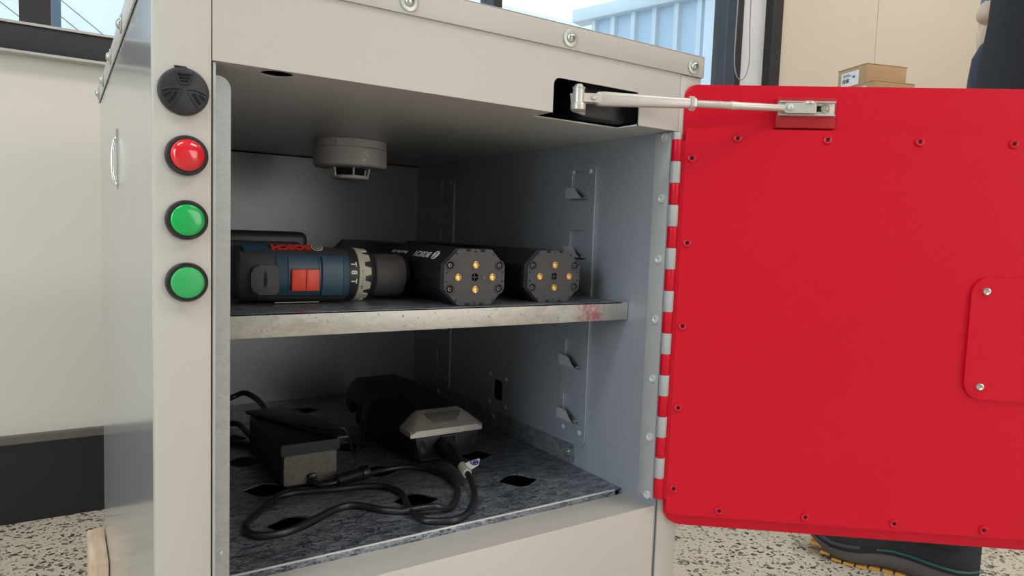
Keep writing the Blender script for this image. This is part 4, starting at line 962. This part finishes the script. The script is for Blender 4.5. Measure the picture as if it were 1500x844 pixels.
# head details
hairb = bmesh.new(); bmesh.ops.create_uvsphere(hairb, u_segments=24, v_segments=14, radius=1)
for v_ in hairb.verts: v_.co = Vector((v_.co.x * .086, v_.co.y * .104 - .154, 1.705 + v_.co.z * .088 + (.0 if v_.co.y < .3 else .03)))
part('hair', hairb, hair_m, pr, world=False)
nb = bmesh.new(); loft([[Vector((x, -.047, 1.665)) for x in (-.010, .010)] + [Vector((0, -.022, 1.652))], [Vector((x, -.05, 1.70)) for x in (-.005, .005)] + [Vector((0, -.04, 1.70))]], bm=nb)
part('nose', nb, skin, pr, world=False)
for s_ in (-1, 1):
    part('eye', lathe([(0, -.011), (.008, -.008), (.011, 0), (.008, .008), (0, .011)], (s_ * .031, -.058, 1.69), Z, 16), eye_w, pr, world=False)
    part('ear', lathe([(0, -.03), (.010, -.022), (.012, .0), (.010, .022), (0, .03)], (s_ * .080, -.13, 1.675), Z, 12, sy=1.4), skin, pr, world=False)
part('mouth', tube([(-.022, -.050, 1.625), (0, -.042, 1.623), (.022, -.050, 1.625)], .0035), skin, pr, world=False)

# trail shoe: built along its length (local +Y towards the toe)
def shoe(x, yh, Lg, parent, angle=0):
    def wid(s): return .040 * (1 - .30 * math.exp(-((s - .42) / .16) ** 2)) * min(1, (s / .10 + .12) ** .5) * min(1, ((1 - s) / .22 + .02) ** .6) * (1.12 if s > .55 else .92)
    def bot(s): return .004 + .034 * max(0, (s - .72) / .28) ** 1.7 + .010 * max(0, (.10 - s) / .10)
    def soletop(s): return .038 - .014 * s + .016 * math.exp(-((s - .98) / .12) ** 2) + .012 * math.exp(-((s - .45) / .2) ** 2) * .6
    S = [0.0, .02, .05, .1, .18, .27, .36, .45, .54, .63, .72, .8, .87, .93, .97, .99, 1.0]
    def pt(u, s, z): return Vector((x + u, yh + s * Lg, z))
    rings = [[pt(p, s, (bot(s) + soletop(s)) / 2 + q) for p, q in sup(max(wid(s), .006) * 1.06, (soletop(s) - bot(s)) / 2, 20, 3.5)] for s in S]
    mid = part('midsole', loft(rings), shoe_mid, parent, world=False)
    rings = [[pt(p, s, soletop(s) + .002 + q) for p, q in sup(max(wid(s), .006) * 1.085, .0042, 20, 2.4)] for s in S[:9]]
    part('teal_line', loft(rings), shoe_teal, parent, world=False)
    def top(s): return .105 - .010 * math.sin(min(s / .3, 1) * PI) if s < .32 else .105 - (s - .32) * .088 if s < .9 else .054 - (s - .9) * .18
    rings = []
    for s in S:
        w_ = max(wid(s), .006) * .98; t_ = top(s) if s > 0 else .095; b_ = soletop(s) - .004
        rings.append([pt(p, s, b_ + max(q, -.002)) for p, q in sup(w_, t_ - b_, 24, 2.3)])
    up_ = part('upper', loft(rings), shoe_bl, parent, world=False)
    part('lace_area', tube([pt(0, .36, .102), pt(0, .5, .092), pt(0, .66, .077)], .014, smooth_path=False), shoe_g, up_, world=False)
    rings = [[pt(p, s, soletop(s) + .004 + q) for p, q in sup(max(wid(s), .006) * 1.02, .010, 20, 2.2)] for s in S[9:]]
    part('toe_guard', loft(rings), shoe_g, up_, world=False)
    for k in range(4):
        part('lace', tube([pt(-.026, .38 + k * .07, .080 - k * .006), pt(0, .39 + k * .07, .118 - k * .007 - .003), pt(.026, .38 + k * .07, .080 - k * .006)], .0028), shoe_g, up_, world=False)
    # lugs
    lug = bmesh.new()
    for k in range(9):
        s = .40 + k * .072
        if s > .98: s = .98
        for side_ in (-1, 1):
            u = side_ * max(wid(s), .006) * .80
            cx = pt(u, s, bot(s) - .001)
            box(cx.x - .009, cx.x + .009, cx.y - .0085, cx.y + .0085, cx.z - .003, cx.z + .0022, .0008, 1, bm=lug)
    part('outsole_lug', lug, shoe_y, parent, world=False)
    part('toe_rubber', loft([[pt(p, s, bot(s) + .004 + q) for p, q in sup(max(wid(s), .006) * 1.08, .0045 + (s > .98) * .010, 16, 2.4)] for s in (.86, .93, .97, 1.0, 1.004)]), shoe_y, parent, world=False)
    return mid
for side_x, yh, nm in ((-.10, -.065, 0), (.12, .0, 1)):
    e = bpy.data.meshes.new('shoe')
    # the ankle collar is the shoe part that carries the rest
    cb_ = lathe([(.040, .075), (.044, .085), (.043, .112), (.036, .116)], (side_x, yh + .060, 0), Z, 24, sy=1.15)
    so = part('shoe', cb_, shoe_bl, pr, world=False, label='black trail running shoe with yellow outsole and teal line')
    shoe(side_x, yh, .285, so)
